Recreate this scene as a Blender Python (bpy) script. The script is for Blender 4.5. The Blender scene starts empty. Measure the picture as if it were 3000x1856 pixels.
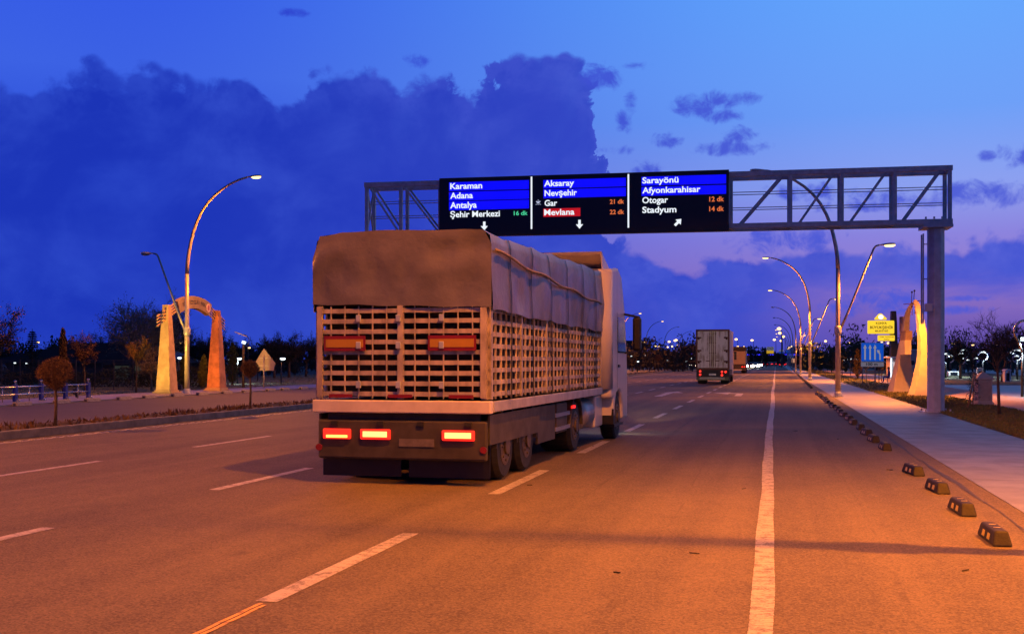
import bpy, math, random
from mathutils import Vector, Matrix
S = bpy.context.scene
C = S.collection
R = math.radians
pi = math.pi
# ------------------------------------------------------------------ camera
F, HU, HV, CAMH, YAW = 2700.0, 1222.0, 862.0, 1.75, math.atan(628 / 2700.0)
cs, sn = math.cos(YAW), math.sin(YAW)
cam_d = bpy.data.cameras.new('camera')
cam = bpy.data.objects.new('camera', cam_d)
C.objects.link(cam)
cam.location = (0, 0, CAMH)
cam.rotation_euler = (R(90), 0, YAW)
cam_d.sensor_width = 36
cam_d.lens = 36 * F / 2444
cam_d.shift_y = 106 / 2444
cam_d.clip_end = 6000
S.camera = cam
S.view_settings.view_transform = 'Standard'
S.view_settings.look = 'None'
S.view_settings.exposure = 0
S.view_settings.gamma = 1
S.render.engine = 'CYCLES'
S.cycles.use_denoising = True
S.cycles.max_bounces = 5
S.cycles.sample_clamp_indirect = 4
S.cycles.caustics_reflective = False
S.cycles.caustics_refractive = False


def lin(r, g, b):
    f = lambda c: (c / 255 / 12.92) if c <= 10 else ((c / 255 + .055) / 1.055) ** 2.4
    return (f(r), f(g), f(b), 1)


# ------------------------------------------------------------------ sky (world)
world = bpy.data.worlds.new('World')
S.world = world
world.use_nodes = True
wt = world.node_tree
for n in list(wt.nodes):
    wt.nodes.remove(n)


class X:
    """small wrapper: arithmetic on sockets makes Math nodes"""
    tree = wt

    def __init__(s, sock):
        s.s = sock

    @staticmethod
    def op(kind, *a, clamp=False):
        n = X.tree.nodes.new('ShaderNodeMath')
        n.operation = kind
        n.use_clamp = clamp
        for i, v in enumerate(a):
            if isinstance(v, X):
                X.tree.links.new(v.s, n.inputs[i])
            else:
                n.inputs[i].default_value = v
        return X(n.outputs[0])

    def __add__(s, o): return X.op('ADD', s, o)
    __radd__ = __add__
    def __sub__(s, o): return X.op('SUBTRACT', s, o)
    def __rsub__(s, o): return X.op('SUBTRACT', o, s)
    def __mul__(s, o): return X.op('MULTIPLY', s, o)
    __rmul__ = __mul__
    def __truediv__(s, o): return X.op('DIVIDE', s, o)


def smooth(x, a, b):
    n = X.tree.nodes.new('ShaderNodeMapRange')
    n.interpolation_type = 'SMOOTHSTEP'
    X.tree.links.new(x.s, n.inputs[0])
    n.inputs[1].default_value = a
    n.inputs[2].default_value = b
    return X(n.outputs[0])


def combine(x, y, z=0.0):
    n = X.tree.nodes.new('ShaderNodeCombineXYZ')
    for i, v in enumerate((x, y, z)):
        if isinstance(v, X):
            X.tree.links.new(v.s, n.inputs[i])
        else:
            n.inputs[i].default_value = v
    return n.outputs[0]


def noise(vec, scale, detail=6, rough=.55, dist=0.0):
    n = X.tree.nodes.new('ShaderNodeTexNoise')
    X.tree.links.new(vec, n.inputs['Vector'])
    n.inputs['Scale'].default_value = scale
    n.inputs['Detail'].default_value = detail
    n.inputs['Roughness'].default_value = rough
    n.inputs['Distortion'].default_value = dist
    return X(n.outputs[0])


def ramp(x, stops):
    n = X.tree.nodes.new('ShaderNodeValToRGB')
    X.tree.links.new(x.s, n.inputs[0])
    e = n.color_ramp.elements
    while len(e) < len(stops):
        e.new(.5)
    for i, (p, c) in enumerate(stops):
        e[i].position = p
        e[i].color = c
    return n.outputs[0]


def mixc(f, a, b, kind='MIX'):
    n = X.tree.nodes.new('ShaderNodeMix')
    n.data_type = 'RGBA'
    n.blend_type = kind
    if isinstance(f, X):
        X.tree.links.new(f.s, n.inputs[0])
    else:
        n.inputs[0].default_value = f
    for k, v in ((6, a), (7, b)):
        if isinstance(v, tuple):
            n.inputs[k].default_value = v
        else:
            X.tree.links.new(v, n.inputs[k])
    return n.outputs[2]


tc = wt.nodes.new('ShaderNodeTexCoord')
sep = wt.nodes.new('ShaderNodeSeparateXYZ')
wt.links.new(tc.outputs['Generated'], sep.inputs[0])
wx, wy, wz = (X(sep.outputs[i]) for i in range(3))
sx = wx * cs + wy * sn           # azimuth measured from a fixed heading
sy = wy * cs - wx * sn
az = X.op('ARCTAN2', sx, sy)
hyp = X.op('SQRT', wx * wx + wy * wy)
te = X.op('DIVIDE', wz, X.op('MAXIMUM', hyp, .02))


def ae(u, v):
    x = (u - HU) / F
    return math.atan(x), ((HV - v) / F) / math.sqrt(1 + x * x)


tn = te / .35
left = ramp(tn, [(0, lin(30, 50, 160)), (.15, lin(34, 60, 190)), (.45, lin(40, 72, 212)), (.7, lin(60, 98, 228)), (1, lin(50, 88, 230))])
right = ramp(tn, [(0, lin(88, 72, 165)), (.08, lin(116, 90, 178)), (.17, lin(150, 118, 196)), (.30, lin(140, 132, 222)), (.42, lin(140, 160, 240)), (.6, lin(110, 160, 248)), (1, lin(96, 168, 255))])
rf = smooth(az, -.36, .40)
base = mixc(rf, left, right)
vec = combine(az, te)
vstr = combine(az * .35, te)
# big cloud bank: its top edge as a curve over azimuth
edge = [(-700, 230), (0, 195), (150, 182), (300, 172), (520, 172), (600, 190), (680, 238), (740, 180), (840, 168), (920, 172), (960, 188), (1010, 168),
        (1080, 158), (1130, 215), (1180, 140), (1230, 118), (1290, 115), (1340, 128), (1375, 165), (1400, 205), (1420, 290), (1432, 400), (1460, 545), (1500, 578), (1600, 596), (1700, 618),
        (1768, 628), (1800, 590), (1900, 588), (2000, 576), (2200, 568), (2444, 556), (3200, 540)]
fc = wt.nodes.new('ShaderNodeFloatCurve')
nw = noise(vec, 24, 7, .62, .4)
nw2 = noise(vec, 8, 4, .55, .2)
azw = az + (nw - .5) * .08 + (nw2 - .5) * .05
wt.links.new(X.op('MULTIPLY_ADD', azw, 1 / 1.6, .5).s, fc.inputs['Value'])
cv = fc.mapping.curves[0]
pts = [(ae(u, v)[0] / 1.6 + .5, ae(u, v)[1] / .4) for u, v in edge]
cv.points[0].location = (0, pts[0][1])
cv.points[1].location = (1, pts[-1][1])
for p in pts:
    cv.points.new(*p)
fc.mapping.update()
edge_t = X(fc.outputs[0]) * .4
n1 = noise(vec, 13, 9, .60, .5)
n2 = noise(vec, 36, 8, .62, .3)
def vorn(scale):
    n = wt.nodes.new('ShaderNodeTexVoronoi')
    n.feature = 'SMOOTH_F1'
    n.inputs['Smoothness'].default_value = .35
    wt.links.new(combine(az + (n1 - .5) * .03, te + (n2 - .5) * .02), n.inputs['Vector'])
    n.inputs['Scale'].default_value = scale
    return X(n.outputs['Distance'])
vo1, vo2 = vorn(24), vorn(62)
disp = (n1 - .5) * .045 + (n2 - .5) * .024 + (.42 - vo1) * .022 + (.42 - vo2) * .016
gap = edge_t + disp - te
bank = smooth(gap, -.003, .009)
# the bank's lower side opens to the pink afterglow on the right
ns = noise(vstr, 16, 6, .6, .4)
open_ = smooth(az, .16, .32) * (1 - smooth(te + (ns - .5) * .09, .036, .078)) * .9
bank = bank * (1 - open_)
thin = noise(vec, 8, 6, .6, .3)
bank = bank * (.90 + .10 * smooth(thin, .3, .55))
# small detached clouds
blobs = [(1665, 248, 64, 30), (1720, 240, 66, 26), (1775, 235, 46, 20), (1722, 275, 50, 20), (1745, 352, 92, 20), (1762, 325, 42, 26), (1545, 408, 46, 26), (1425, 182, 62, 40), (1520, 156, 48, 12), (1492, 290, 24, 34),
         (1505, 250, 18, 34), (1590, 335, 40, 20), (1475, 358, 42, 14), (2440, 372, 46, 34), (2350, 375, 24, 14), (2300, 470, 240, 32), (2100, 468, 120, 22), (1900, 458, 90, 22), (995, 145, 30, 20), (700, 30, 44, 13),
         (1860, 575, 120, 36), (2040, 492, 120, 16), (1935, 565, 70, 24), (2310, 712, 60, 8), (2090, 720, 140, 30), (2240, 740, 130, 12)]
acc = None
for (u, v, a, b) in blobs:
    a0, t0 = ae(u, v)
    da = (az - a0) / (a / F)
    dt = (te - t0) / (b / F)
    f = 1 - (da * da + dt * dt)
    acc = f if acc is None else X.op('MAXIMUM', acc, f)
n3 = noise(vec, 44, 8, .64, .5)
n5 = noise(vec, 120, 5, .6, .3)
small = smooth(X.op('MAXIMUM', acc, -4.0) + (n3 - .5) * 5.2 + (n5 - .5) * 1.2, -.15, 1.5) * .9
# colours of the clouds
n4 = noise(vec, 10, 7, .58, .4)
lit = smooth(n4 + (ns - .5) * .4 + (.42 - vo1) * .10, .40, .76)
cdark = mixc(rf, lin(27, 52, 182), lin(62, 80, 206))
clite = mixc(rf, lin(50, 80, 206), lin(98, 108, 221))
rim = smooth(gap, .05, .0) * .35
ccol = mixc(X.op('MINIMUM', lit * .6 + rim * smooth(n2, .4, .6), 1.0), cdark, clite)
# horizontal streaks low in the bank
streak = smooth(noise(vstr, 9, 5, .55, .2), .48, .72) * smooth(te, .15, .08) * .55
ccol = mixc(streak, ccol, mixc(rf, lin(46, 72, 200), lin(92, 96, 205)))
sky1 = mixc(bank, base, ccol)
sky2 = mixc(small, sky1, mixc(rf, lin(40, 62, 205), lin(72, 88, 214)))
# below the horizon: dark
# the sky away from the afterglow (overhead and behind) is already dark
dim = (1 - .88 * smooth(te, .33, .95)) * (1 - .55 * smooth(X.op('ABSOLUTE', az), .55, 1.5))
sky2 = mixc(dim, lin(12, 18, 60), sky2)
sky3 = mixc(smooth(te, -.02, .0), lin(14, 16, 40), sky2)
bg = wt.nodes.new('ShaderNodeBackground')
wt.links.new(sky3, bg.inputs[0])
bg.inputs[1].default_value = 1.0
wo = wt.nodes.new('ShaderNodeOutputWorld')
wt.links.new(bg.outputs[0], wo.inputs[0])
# what is left of the sun: a weak, broad afterglow low on the right
sun_d = bpy.data.lights.new('sun', 'SUN')
sun_d.energy = .05
sun_d.angle = R(20)
sun_d.color = (1, .7, .75)
sun = bpy.data.objects.new('sun', sun_d)
C.objects.link(sun)
sun.rotation_euler = (R(82), 0, R(-45) + pi)

# light strengths (sodium lamps, white park lamps)
SODIUM = (1.0, .248, .012)
MAIN_W, BACK_W, PARK_W = 10700, 12000, 900


# ------------------------------------------------------------------ helpers
def W(u, d, z=None, v=None):
    """photo column u at depth d -> world point"""
    xc = (u - HU) * d / F
    if v is not None:
        z = CAMH + (HV - v) * d / F
    return Vector((xc * cs - d * sn, xc * sn + d * cs, 0 if z is None else z))


def G(u, v, z=0.0):
    d = F * (CAMH - z) / (v - HV)
    return W(u, d, z)


class MB:
    def __init__(s):
        s.v, s.f, s.m = [], [], []
        s.mi = 0

    def add(s, vs, fs):
        o = len(s.v)
        s.v += [tuple(p) for p in vs]
        for f in fs:
            s.f.append(tuple(i + o for i in f))
            s.m.append(s.mi)
        return s

    def box(s, x0, x1, y0, y1, z0, z1, mat=None):
        vs = [(x, y, z) for z in (z0, z1) for y in (y0, y1) for x in (x0, x1)]
        if mat is not None:
            vs = [mat @ Vector(p) for p in vs]
        return s.add(vs, [(0, 2, 3, 1), (4, 5, 7, 6), (0, 1, 5, 4), (2, 6, 7, 3), (0, 4, 6, 2), (1, 3, 7, 5)])

    def bar(s, a, b, w, h=None, up=(0, 0, 1)):
        """rectangular bar from a to b"""
        a, b = Vector(a), Vector(b)
        h = w if h is None else h
        d = (b - a).normalized()
        up = Vector(up)
        if abs(d.dot(up)) > .98:
            up = Vector((0, 1, 0))
        sx_ = d.cross(up).normalized() * w / 2
        sz_ = sx_.cross(d).normalized() * h / 2
        vs = [p + i * sx_ + j * sz_ for p in (a, b) for i, j in ((-1, -1), (1, -1), (1, 1), (-1, 1))]
        return s.add(vs, [(0, 1, 2, 3), (7, 6, 5, 4), (0, 4, 5, 1), (1, 5, 6, 2), (2, 6, 7, 3), (3, 7, 4, 0)])

    def tube(s, pts, rad, n=8, caps=True, sq=(1, 1)):
        pts = [Vector(p) for p in pts]
        if not hasattr(rad, '__len__'):
            rad = [rad] * len(pts)
        prev = None
        vs = []
        for i, p in enumerate(pts):
            d = (pts[min(i + 1, len(pts) - 1)] - pts[max(i - 1, 0)])
            if d.length < 1e-9:
                d = Vector((0, 0, 1))
            d.normalize()
            if prev is None:
                up = Vector((0, 0, 1)) if abs(d.z) < .9 else Vector((1, 0, 0))
                a = d.cross(up).normalized()
            else:
                a = (prev - d * prev.dot(d)).normalized()
            prev = a
            b = d.cross(a)
            for k in range(n):
                t = 2 * pi * k / n
                vs.append(p + a * (rad[i] * sq[0] * math.cos(t)) + b * (rad[i] * sq[1] * math.sin(t)))
        fs = []
        for i in range(len(pts) - 1):
            for k in range(n):
                k2 = (k + 1) % n
                fs.append((i * n + k, i * n + k2, (i + 1) * n + k2, (i + 1) * n + k))
        if caps:
            fs.append(tuple(range(n - 1, -1, -1)))
            fs.append(tuple(range((len(pts) - 1) * n, len(pts) * n)))
        return s.add(vs, fs)

    def prism(s, poly, a, b):
        """closed outline extruded from offset vector a to b"""
        a, b = Vector(a), Vector(b)
        n = len(poly)
        vs = [Vector(p) + a for p in poly] + [Vector(p) + b for p in poly]
        fs = [tuple(range(n - 1, -1, -1)), tuple(range(n, 2 * n))]
        for i in range(n):
            j = (i + 1) % n
            fs.append((i, j, n + j, n + i))
        return s.add(vs, fs)

    def lathe(s, prof, c=(0, 0, 0), n=12, sc=(1, 1)):
        c = Vector(c)
        vs = []
        for r, z in prof:
            for k in range(n):
                t = 2 * pi * k / n
                vs.append(c + Vector((r * sc[0] * math.cos(t), r * sc[1] * math.sin(t), z)))
        fs = []
        for i in range(len(prof) - 1):
            for k in range(n):
                k2 = (k + 1) % n
                fs.append((i * n + k, i * n + k2, (i + 1) * n + k2, (i + 1) * n + k))
        fs.append(tuple(range(n - 1, -1, -1)))
        fs.append(tuple(range((len(prof) - 1) * n, len(prof) * n)))
        return s.add(vs, fs)

    def wheel(s, x0, x1, y, z, r, n=20):
        """cylinder along x"""
        vs = []
        w = abs(x1 - x0)
        for x, rr in ((x0, r * .9), (x0 + (x1 - x0) * .12, r), (x1 - (x1 - x0) * .12, r), (x1, r * .9)):
            for k in range(n):
                t = 2 * pi * k / n
                vs.append((x, y + rr * math.cos(t), z + rr * math.sin(t)))
        fs = [tuple(range(n - 1, -1, -1)), tuple(range(3 * n, 4 * n))]
        for i in range(3):
            for k in range(n):
                k2 = (k + 1) % n
                fs.append((i * n + k, i * n + k2, (i + 1) * n + k2, (i + 1) * n + k))
        return s.add(vs, fs)

    def quad(s, a, b, c, d):
        return s.add([a, b, c, d], [(0, 1, 2, 3)])

    def ball(s, c, r, n=12, m=8):
        rx, ry, rz = r if hasattr(r, '__len__') else (r, r, r)
        c = Vector(c)
        vs = []
        for i in range(m + 1):
            ph = pi * (.02 + .96 * i / m) - pi / 2
            for k in range(n):
                t = 2 * pi * k / n
                vs.append(c + Vector((rx * math.cos(ph) * math.cos(t), ry * math.cos(ph) * math.sin(t), rz * math.sin(ph))))
        fs = []
        for i in range(m):
            for k in range(n):
                k2 = (k + 1) % n
                fs.append((i * n + k, i * n + k2, (i + 1) * n + k2, (i + 1) * n + k))
        fs.append(tuple(range(n - 1, -1, -1)))
        fs.append(tuple(range(m * n, (m + 1) * n)))
        return s.add(vs, fs)

    def build(s, name, mat, parent=None, smooth_=False, bevel=0, loc=None):
        me = bpy.data.meshes.new(name)
        me.from_pydata(s.v, [], s.f)
        mats = mat if isinstance(mat, (list, tuple)) else [mat]
        for m in mats:
            me.materials.append(m)
        if len(mats) > 1:
            me.polygons.foreach_set('material_index', s.m)
        if smooth_:
            me.polygons.foreach_set('use_smooth', [True] * len(me.polygons))
        me.validate()
        me.update()
        o = bpy.data.objects.new(name, me)
        C.objects.link(o)
        if parent is not None:
            o.parent = parent
        if loc is not None:
            o.location = loc
        if bevel:
            b = o.modifiers.new('bevel', 'BEVEL')
            b.width = bevel
            b.segments = 2
            b.limit_method = 'ANGLE'
            if smooth_ is None or smooth_:
                pass
        if smooth_ == 'auto' or (smooth_ and smooth_ is not True):
            pass
        return o


def tag(o, label=None, cat=None, group=None, kind=None):
    if label: o['label'] = label
    if cat: o['category'] = cat
    if group: o['group'] = group
    if kind: o['kind'] = kind
    return o


def thing(name, label, cat, loc=(0, 0, 0), rz=0, group=None):
    o = bpy.data.objects.new(name, None)
    C.objects.link(o)
    o.location = loc
    o.rotation_euler = (0, 0, rz)
    o.empty_display_size = .3
    return tag(o, label, cat, group)


def dup(o, parent=None):
    c = o.copy()
    C.objects.link(c)
    if parent is not None:
        c.parent = parent
    for ch in list(o.children):
        dup(ch, c)
    return c


def place(src, used, loc, rz=0, label=None, scale=None):
    """first call uses the thing itself, later calls copies"""
    o = dup(src) if used else src
    o.location = loc
    o.rotation_euler = (0, 0, rz)
    if scale: o.scale = (scale,) * 3 if not hasattr(scale, '__len__') else scale
    if label: o['label'] = label
    return o


# ------------------------------------------------------------------ materials
def mat(name, col, rough=.6, metal=0.0, var=.15, scale=6.0, bump=0.0, bscale=None, emit=None, estr=0.0, coord='Object', stretch=None, spec=.5, col2=None, lo=.3, hi=.7):
    m = bpy.data.materials.new(name)
    m.use_nodes = True
    X.tree = t = m.node_tree
    p = t.nodes['Principled BSDF']
    p.inputs['Roughness'].default_value = rough
    p.inputs['Metallic'].default_value = metal
    p.inputs['Specular IOR Level'].default_value = spec
    tcn = t.nodes.new('ShaderNodeTexCoord')
    v = tcn.outputs[coord] if coord != 'World' else None
    if v is None:
        g = t.nodes.new('ShaderNodeNewGeometry')
        v = g.outputs['Position']
    if stretch:
        mp = t.nodes.new('ShaderNodeMapping')
        mp.inputs['Scale'].default_value = stretch
        t.links.new(v, mp.inputs[0])
        v = mp.outputs[0]
    c = (*col[:3], 1)
    if var > 0:
        nz = noise(v, scale, 6, .6)
        f = smooth(nz, lo, hi)
        c2 = (*col2[:3], 1) if col2 else tuple(max(0, k * (1 - var * 2)) for k in col[:3]) + (1,)
        t.links.new(mixc(f, c2, c), p.inputs['Base Color'])
        rr = t.nodes.new('ShaderNodeMapRange')
        t.links.new(nz.s, rr.inputs[0])
        rr.inputs[3].default_value = min(1, rough + .1)
        rr.inputs[4].default_value = max(.03, rough - .1)
        t.links.new(rr.outputs[0], p.inputs['Roughness'])
    else:
        p.inputs['Base Color'].default_value = c
    if bump:
        bn = noise(v, bscale or scale * 4, 4, .6)
        b = t.nodes.new('ShaderNodeBump')
        b.inputs['Strength'].default_value = bump
        b.inputs['Distance'].default_value = .02
        t.links.new(bn.s, b.inputs['Height'])
        t.links.new(b.outputs[0], p.inputs['Normal'])
    if emit:
        p.inputs['Emission Color'].default_value = (*emit[:3], 1)
        p.inputs['Emission Strength'].default_value = estr
    return m


def glow(name, col, strength):
    return mat(name, (.05, .05, .05), .4, var=0, emit=col, estr=strength)


def asphalt(name, c0, c1, streak=.35):
    m = bpy.data.materials.new(name)
    m.use_nodes = True
    X.tree = t = m.node_tree
    p = t.nodes['Principled BSDF']
    g = t.nodes.new('ShaderNodeNewGeometry')
    pos = g.outputs['Position']
    mp = t.nodes.new('ShaderNodeMapping')
    mp.inputs['Scale'].default_value = (1.6, .03, 1)
    t.links.new(pos, mp.inputs[0])
    st = noise(mp.outputs[0], 1.0, 4, .5)
    big = noise(pos, .25, 4, .6)
    mid = noise(pos, 2.2, 5, .65)
    fine = noise(pos, 55, 3, .75)
    vor = t.nodes.new('ShaderNodeTexVoronoi')
    t.links.new(pos, vor.inputs['Vector'])
    vor.inputs['Scale'].default_value = 38
    f = st * streak + big * .25 + mid * .22 + fine * .75 + noise(pos, 24, 3, .7) * .3
    gr = t.nodes.new('ShaderNodeTexVoronoi')
    t.links.new(pos, gr.inputs['Vector'])
    gr.inputs['Scale'].default_value = 62
    sc_ = t.nodes.new('ShaderNodeSeparateColor')
    t.links.new(gr.outputs['Color'], sc_.inputs[0])
    f = smooth(f + X(sc_.outputs[0]) * .34, .82, 1.48)
    base_ = mixc(f, c0, c1)
    chips = smooth(X(vor.outputs['Distance']), .16, .05) * smooth(noise(pos, 23, 2, .5), .5, .62)
    base_ = mixc(chips * .6, base_, (.30, .28, .25, 1))
    # sealed cracks / joints running along the road
    wv = t.nodes.new('ShaderNodeSeparateXYZ')
    t.links.new(pos, wv.inputs[0])
    wob = noise(mp.outputs[0], 3.0, 3, .5)
    jx = X(wv.outputs[0]) + (wob - .5) * .5
    crack = None
    for x in (-1.15, -2.45, .95, -6.9, -10.2):
        dd = X.op('ABSOLUTE', jx - x)
        k = smooth(dd, .035, .005)
        crack = k if crack is None else X.op('MAXIMUM', crack, k)
    crack = crack * smooth(mid, .45, .62) * .3
    base_ = mixc(crack, base_, (.018, .018, .02, 1))
    # a few oil spots
    oil = smooth(noise(pos, .9, 3, .5), .70, .78) * .5
    base_ = mixc(oil, base_, (.03, .03, .032, 1))
    t.links.new(base_, p.inputs['Base Color'])
    p.inputs['Roughness'].default_value = .72
    p.inputs['Specular IOR Level'].default_value = .15
    b = t.nodes.new('ShaderNodeBump')
    b.inputs['Strength'].default_value = .5
    b.inputs['Distance'].default_value = .012
    t.links.new((fine + X(vor.outputs['Distance']) * .6).s, b.inputs['Height'])
    t.links.new(b.outputs[0], p.inputs['Normal'])
    return m


def paint(name, col, wear=.5):
    m = bpy.data.materials.new(name)
    m.use_nodes = True
    X.tree = t = m.node_tree
    p = t.nodes['Principled BSDF']
    g = t.nodes.new('ShaderNodeNewGeometry')
    pos = g.outputs['Position']
    a = noise(pos, 7, 7, .7)
    b = noise(pos, 45, 4, .7)
    f = smooth(a * .6 + b * .4, .36 + .08 * wear, .5 + .08 * wear)
    c = mixc(f, (col[0] * .30, col[1] * .28, col[2] * .26, 1), (*col, 1))
    t.links.new(c, p.inputs['Base Color'])
    p.inputs['Roughness'].default_value = .6
    return m


ASPH = asphalt('asphalt', (.055, .046, .036, 1), (.18, .145, .105, 1), .5)
ASPH2 = asphalt('asphalt_service', (.075, .07, .07, 1), (.14, .13, .125, 1), .2)
PAINT = paint('road_paint', (.40, .38, .36), .5)
PAINT_Y = paint('yellow_paint', (.55, .34, .03), .3)
CONC = mat('concrete_paving', (.23, .225, .225), .5, var=.16, scale=1.3, bump=.25, bscale=40, coord='World')
CONC_K = mat('kerb_concrete', (.20, .19, .18), .85, var=.2, scale=3, bump=.4, bscale=30, coord='World')
PINK = mat('pink_pavers', (.32, .22, .19), .8, var=.12, scale=4, bump=.3, bscale=20, coord='World')
PLAZA = mat('plaza_concrete', (.25, .25, .27), .45, var=.12, scale=1.5, coord='World')
SOIL = mat('dark_soil', (.07, .045, .03), .95, var=.3, scale=4, bump=.8, bscale=14, coord='World')
GRASSG = mat('turf', (.085, .11, .028), .9, var=.3, scale=1.2, bump=.8, bscale=30, coord='World', col2=(.11, .085, .03))
DARKG = mat('dark_ground', (.022, .028, .018), .95, var=.25, scale=.5, coord='World')
GALV = mat('galvanised_steel', (.44, .50, .60), .5, .25, .14, 5, .06, 40)
GALV2 = mat('painted_grey_steel', (.44, .50, .60), .42, .2, .12, 4)
POLE = mat('lamp_pole_paint', (.44, .42, .41), .36, .3, .10, 3)
BLACK = mat('black_plastic', (.007, .007, .008), .45, var=.2, scale=8)
RUBBER = mat('rubber', (.030, .027, .024), .75, var=.3, scale=18, bump=.3, bscale=60)
TYRE = mat('tyre_rubber', (.015, .015, .015), .8, var=.2, scale=12)
SCREEN = mat('led_panel_black', (.004, .005, .008), .35, var=0)
LED_W = glow('led_white', (.86, .93, 1), 1.0)
LED_B = glow('led_blue', (0, .0, 1), 1.0)
LED_R = glow('led_red', (.52, .004, .004), 1.0)
LED_O = glow('led_orange', (.78, .16, .035), 1.0)
LED_G = glow('led_green', (.06, .62, .30), 1.0)
LENS_ON = glow('sodium_lens_lit', (1, .62, .20), 3.6)
LENS_OFF = mat('lamp_glass_unlit', (.25, .25, .27), .15, var=0)
WHITE_ON = glow('white_lamp_lit', (.80, .95, 1), 2.6)
WARM_ON = glow('warm_lamp_lit', (1, .60, .22), 3.5)
TAIL = glow('tail_light', (1, .012, .006), 2.2)
TAIL_HOT = glow('brake_light', (1, .23, .03), 8)
HEADL = glow('headlight', (1, .88, .66), 60)
NEON = glow('neon_blue', (.03, .025, 1), 2.0)
STONE = mat('sandstone', (.46, .36, .24), .8, var=.16, scale=2.5, bump=.35, bscale=14)
STONE_R = mat('sandstone_red', (.42, .22, .12), .75, var=.22, scale=2.2, bump=.3, bscale=12)
PLASTER = mat('cream_plaster', (.52, .46, .36), .8, var=.08, scale=2, bump=.12, bscale=25)
SHEET = mat('sign_back_metal', (.38, .36, .34), .5, .25, .1, 4)
BLUE_SIGN = mat('blue_sign_added_glow', (.02, .20, .80), .4, var=.05, scale=3, emit=(.004, .10, .62), estr=.55)  # no lamp inside: added glow stands in for reflective sheeting
ARROW_GLOW = mat('sign_white_added_glow', (.7, .68, .62), .4, var=0, emit=(.8, .72, .6), estr=.28)  # arrows are reflective, not lit from within; their glow is added
WHITE_SIGN = mat('white_sign_face', (.78, .78, .76), .45, var=.05, scale=3)
YEL_LIT = glow('yellow_lit_sign', (.92, .60, .02), 1.15)
DARKTXT = mat('dark_lettering', (.05, .045, .03), .6, var=0)
BARK = mat('bark', (.10, .072, .05), .9, var=.25, scale=9, bump=.4, bscale=40)
BARK_G = mat('grey_bark', (.13, .12, .105), .9, var=.25, scale=8, bump=.4, bscale=40)
TWIG = mat('brown_twigs', (.085, .042, .020), .9, var=.2, scale=5)
TWIG_R = mat('rust_twigs', (.12, .062, .03), .9, var=.2, scale=5)
TWIG_G = mat('grey_green_twigs', (.15, .17, .16), .9, var=.2, scale=5)
TWIG_D = mat('dark_twigs', (.035, .03, .028), .9, var=.2, scale=5)
NEEDLE = mat('dark_needles', (.022, .042, .022), .85, var=.25, scale=4)
CYPR = mat('cypress_leaves', (.05, .075, .022), .85, var=.3, scale=6)
CYPR_Y = mat('yellow_cypress_leaves', (.10, .105, .02), .85, var=.3, scale=6)
CYPR_B = mat('dry_cypress_leaves', (.10, .06, .025), .85, var=.3, scale=6)
WALLD = mat('dark_wall', (.05, .055, .065), .8, var=.15, scale=1)
ROOFD = mat('dark_roof_metal', (.02, .024, .035), .6, .1, .15, 1.5)
WINLIT = glow('lit_window', (.40, .48, .34), .06)
GLASSD = mat('dark_glass', (.01, .012, .02), .08, var=0, spec=.8)
BLUEP = mat('blue_painted_metal', (.015, .03, .28), .4, .2, .1, 5)
STEEL = mat('stainless_steel', (.55, .52, .5), .22, .9, .06, 8)


# ------------------------------------------------------------------ setting
def sheet(name, pts, z, m, kind='structure', thick=None):
    mb = MB()
    if thick:
        mb.prism([(x, y, 0) for x, y in pts], (0, 0, z - thick), (0, 0, z))
    else:
        mb.add([(x, y, z) for x, y in pts], [tuple(range(len(pts)))])
    return tag(mb.build(name, m), kind=kind)


def strip(name, x0, x1, y0, y1, z, m, thick=None):
    return sheet(name, [(x0, y0), (x1, y0), (x1, y1), (x0, y1)], z, m, thick=thick)


Y0, Y1 = -60, 1500
XK = -16.75          # median kerb face
XM = -17.85          # median far edge
XS = -29.15          # far edge of the service road
strip('ground', -3000, 3000, -200, 5000, -.06, DARKG)
strip('road', XK, 2.8, Y0, Y1, 0.0, ASPH)
strip('service_road', XS, XM, Y0, Y1, 0.0, ASPH2)
strip('pavement_left', -33.3, XS, Y0, 700, .06, CONC, thick=.2)
strip('pavement_right', 2.8, 5.42, Y0, 900, .006, CONC, thick=.1)
strip('park_walk', 8.35, 11.4, Y0, 500, .012, PINK, thick=.1)
strip('plaza', 11.4, 95, 18, 260, -.004, PLAZA)
strip('footpath_to_park', 5.42, 8.35, 66.6, 68.2, .012, CONC, thick=.1)

# median: two kerbs and rough soil between them
mb = MB()
mb.box(XK - .22, XK, Y0, 700, -.1, .19)
mb.box(XM, XM + .22, Y0, 700, -.1, .19)
tag(mb.build('median_kerb', CONC_K, bevel=.03), kind='structure')
rng = random.Random(3)
mb = MB()
ny = 520
xs = [XM + .22, XM + .36, XM + .55, XM + .72, XK - .22]
rows = []
for j in range(ny + 1):
    y = Y0 + 5 + (240 - Y0) * (j / ny) ** 1.3
    rows.append([(x, y, (.17 if i in (0, 4) else .21 + rng.uniform(-.02, .06))) for i, x in enumerate(xs)])
flat = [p for r in rows for p in r]
fs = [(j * 5 + i, j * 5 + i + 1, (j + 1) * 5 + i + 1, (j + 1) * 5 + i) for j in range(ny) for i in range(4)]
mb.add(flat, fs)
mb.box(XM + .22, XK - .22, 246, 700, 0, .18)
tag(mb.build('median_soil', SOIL), kind='structure')
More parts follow.
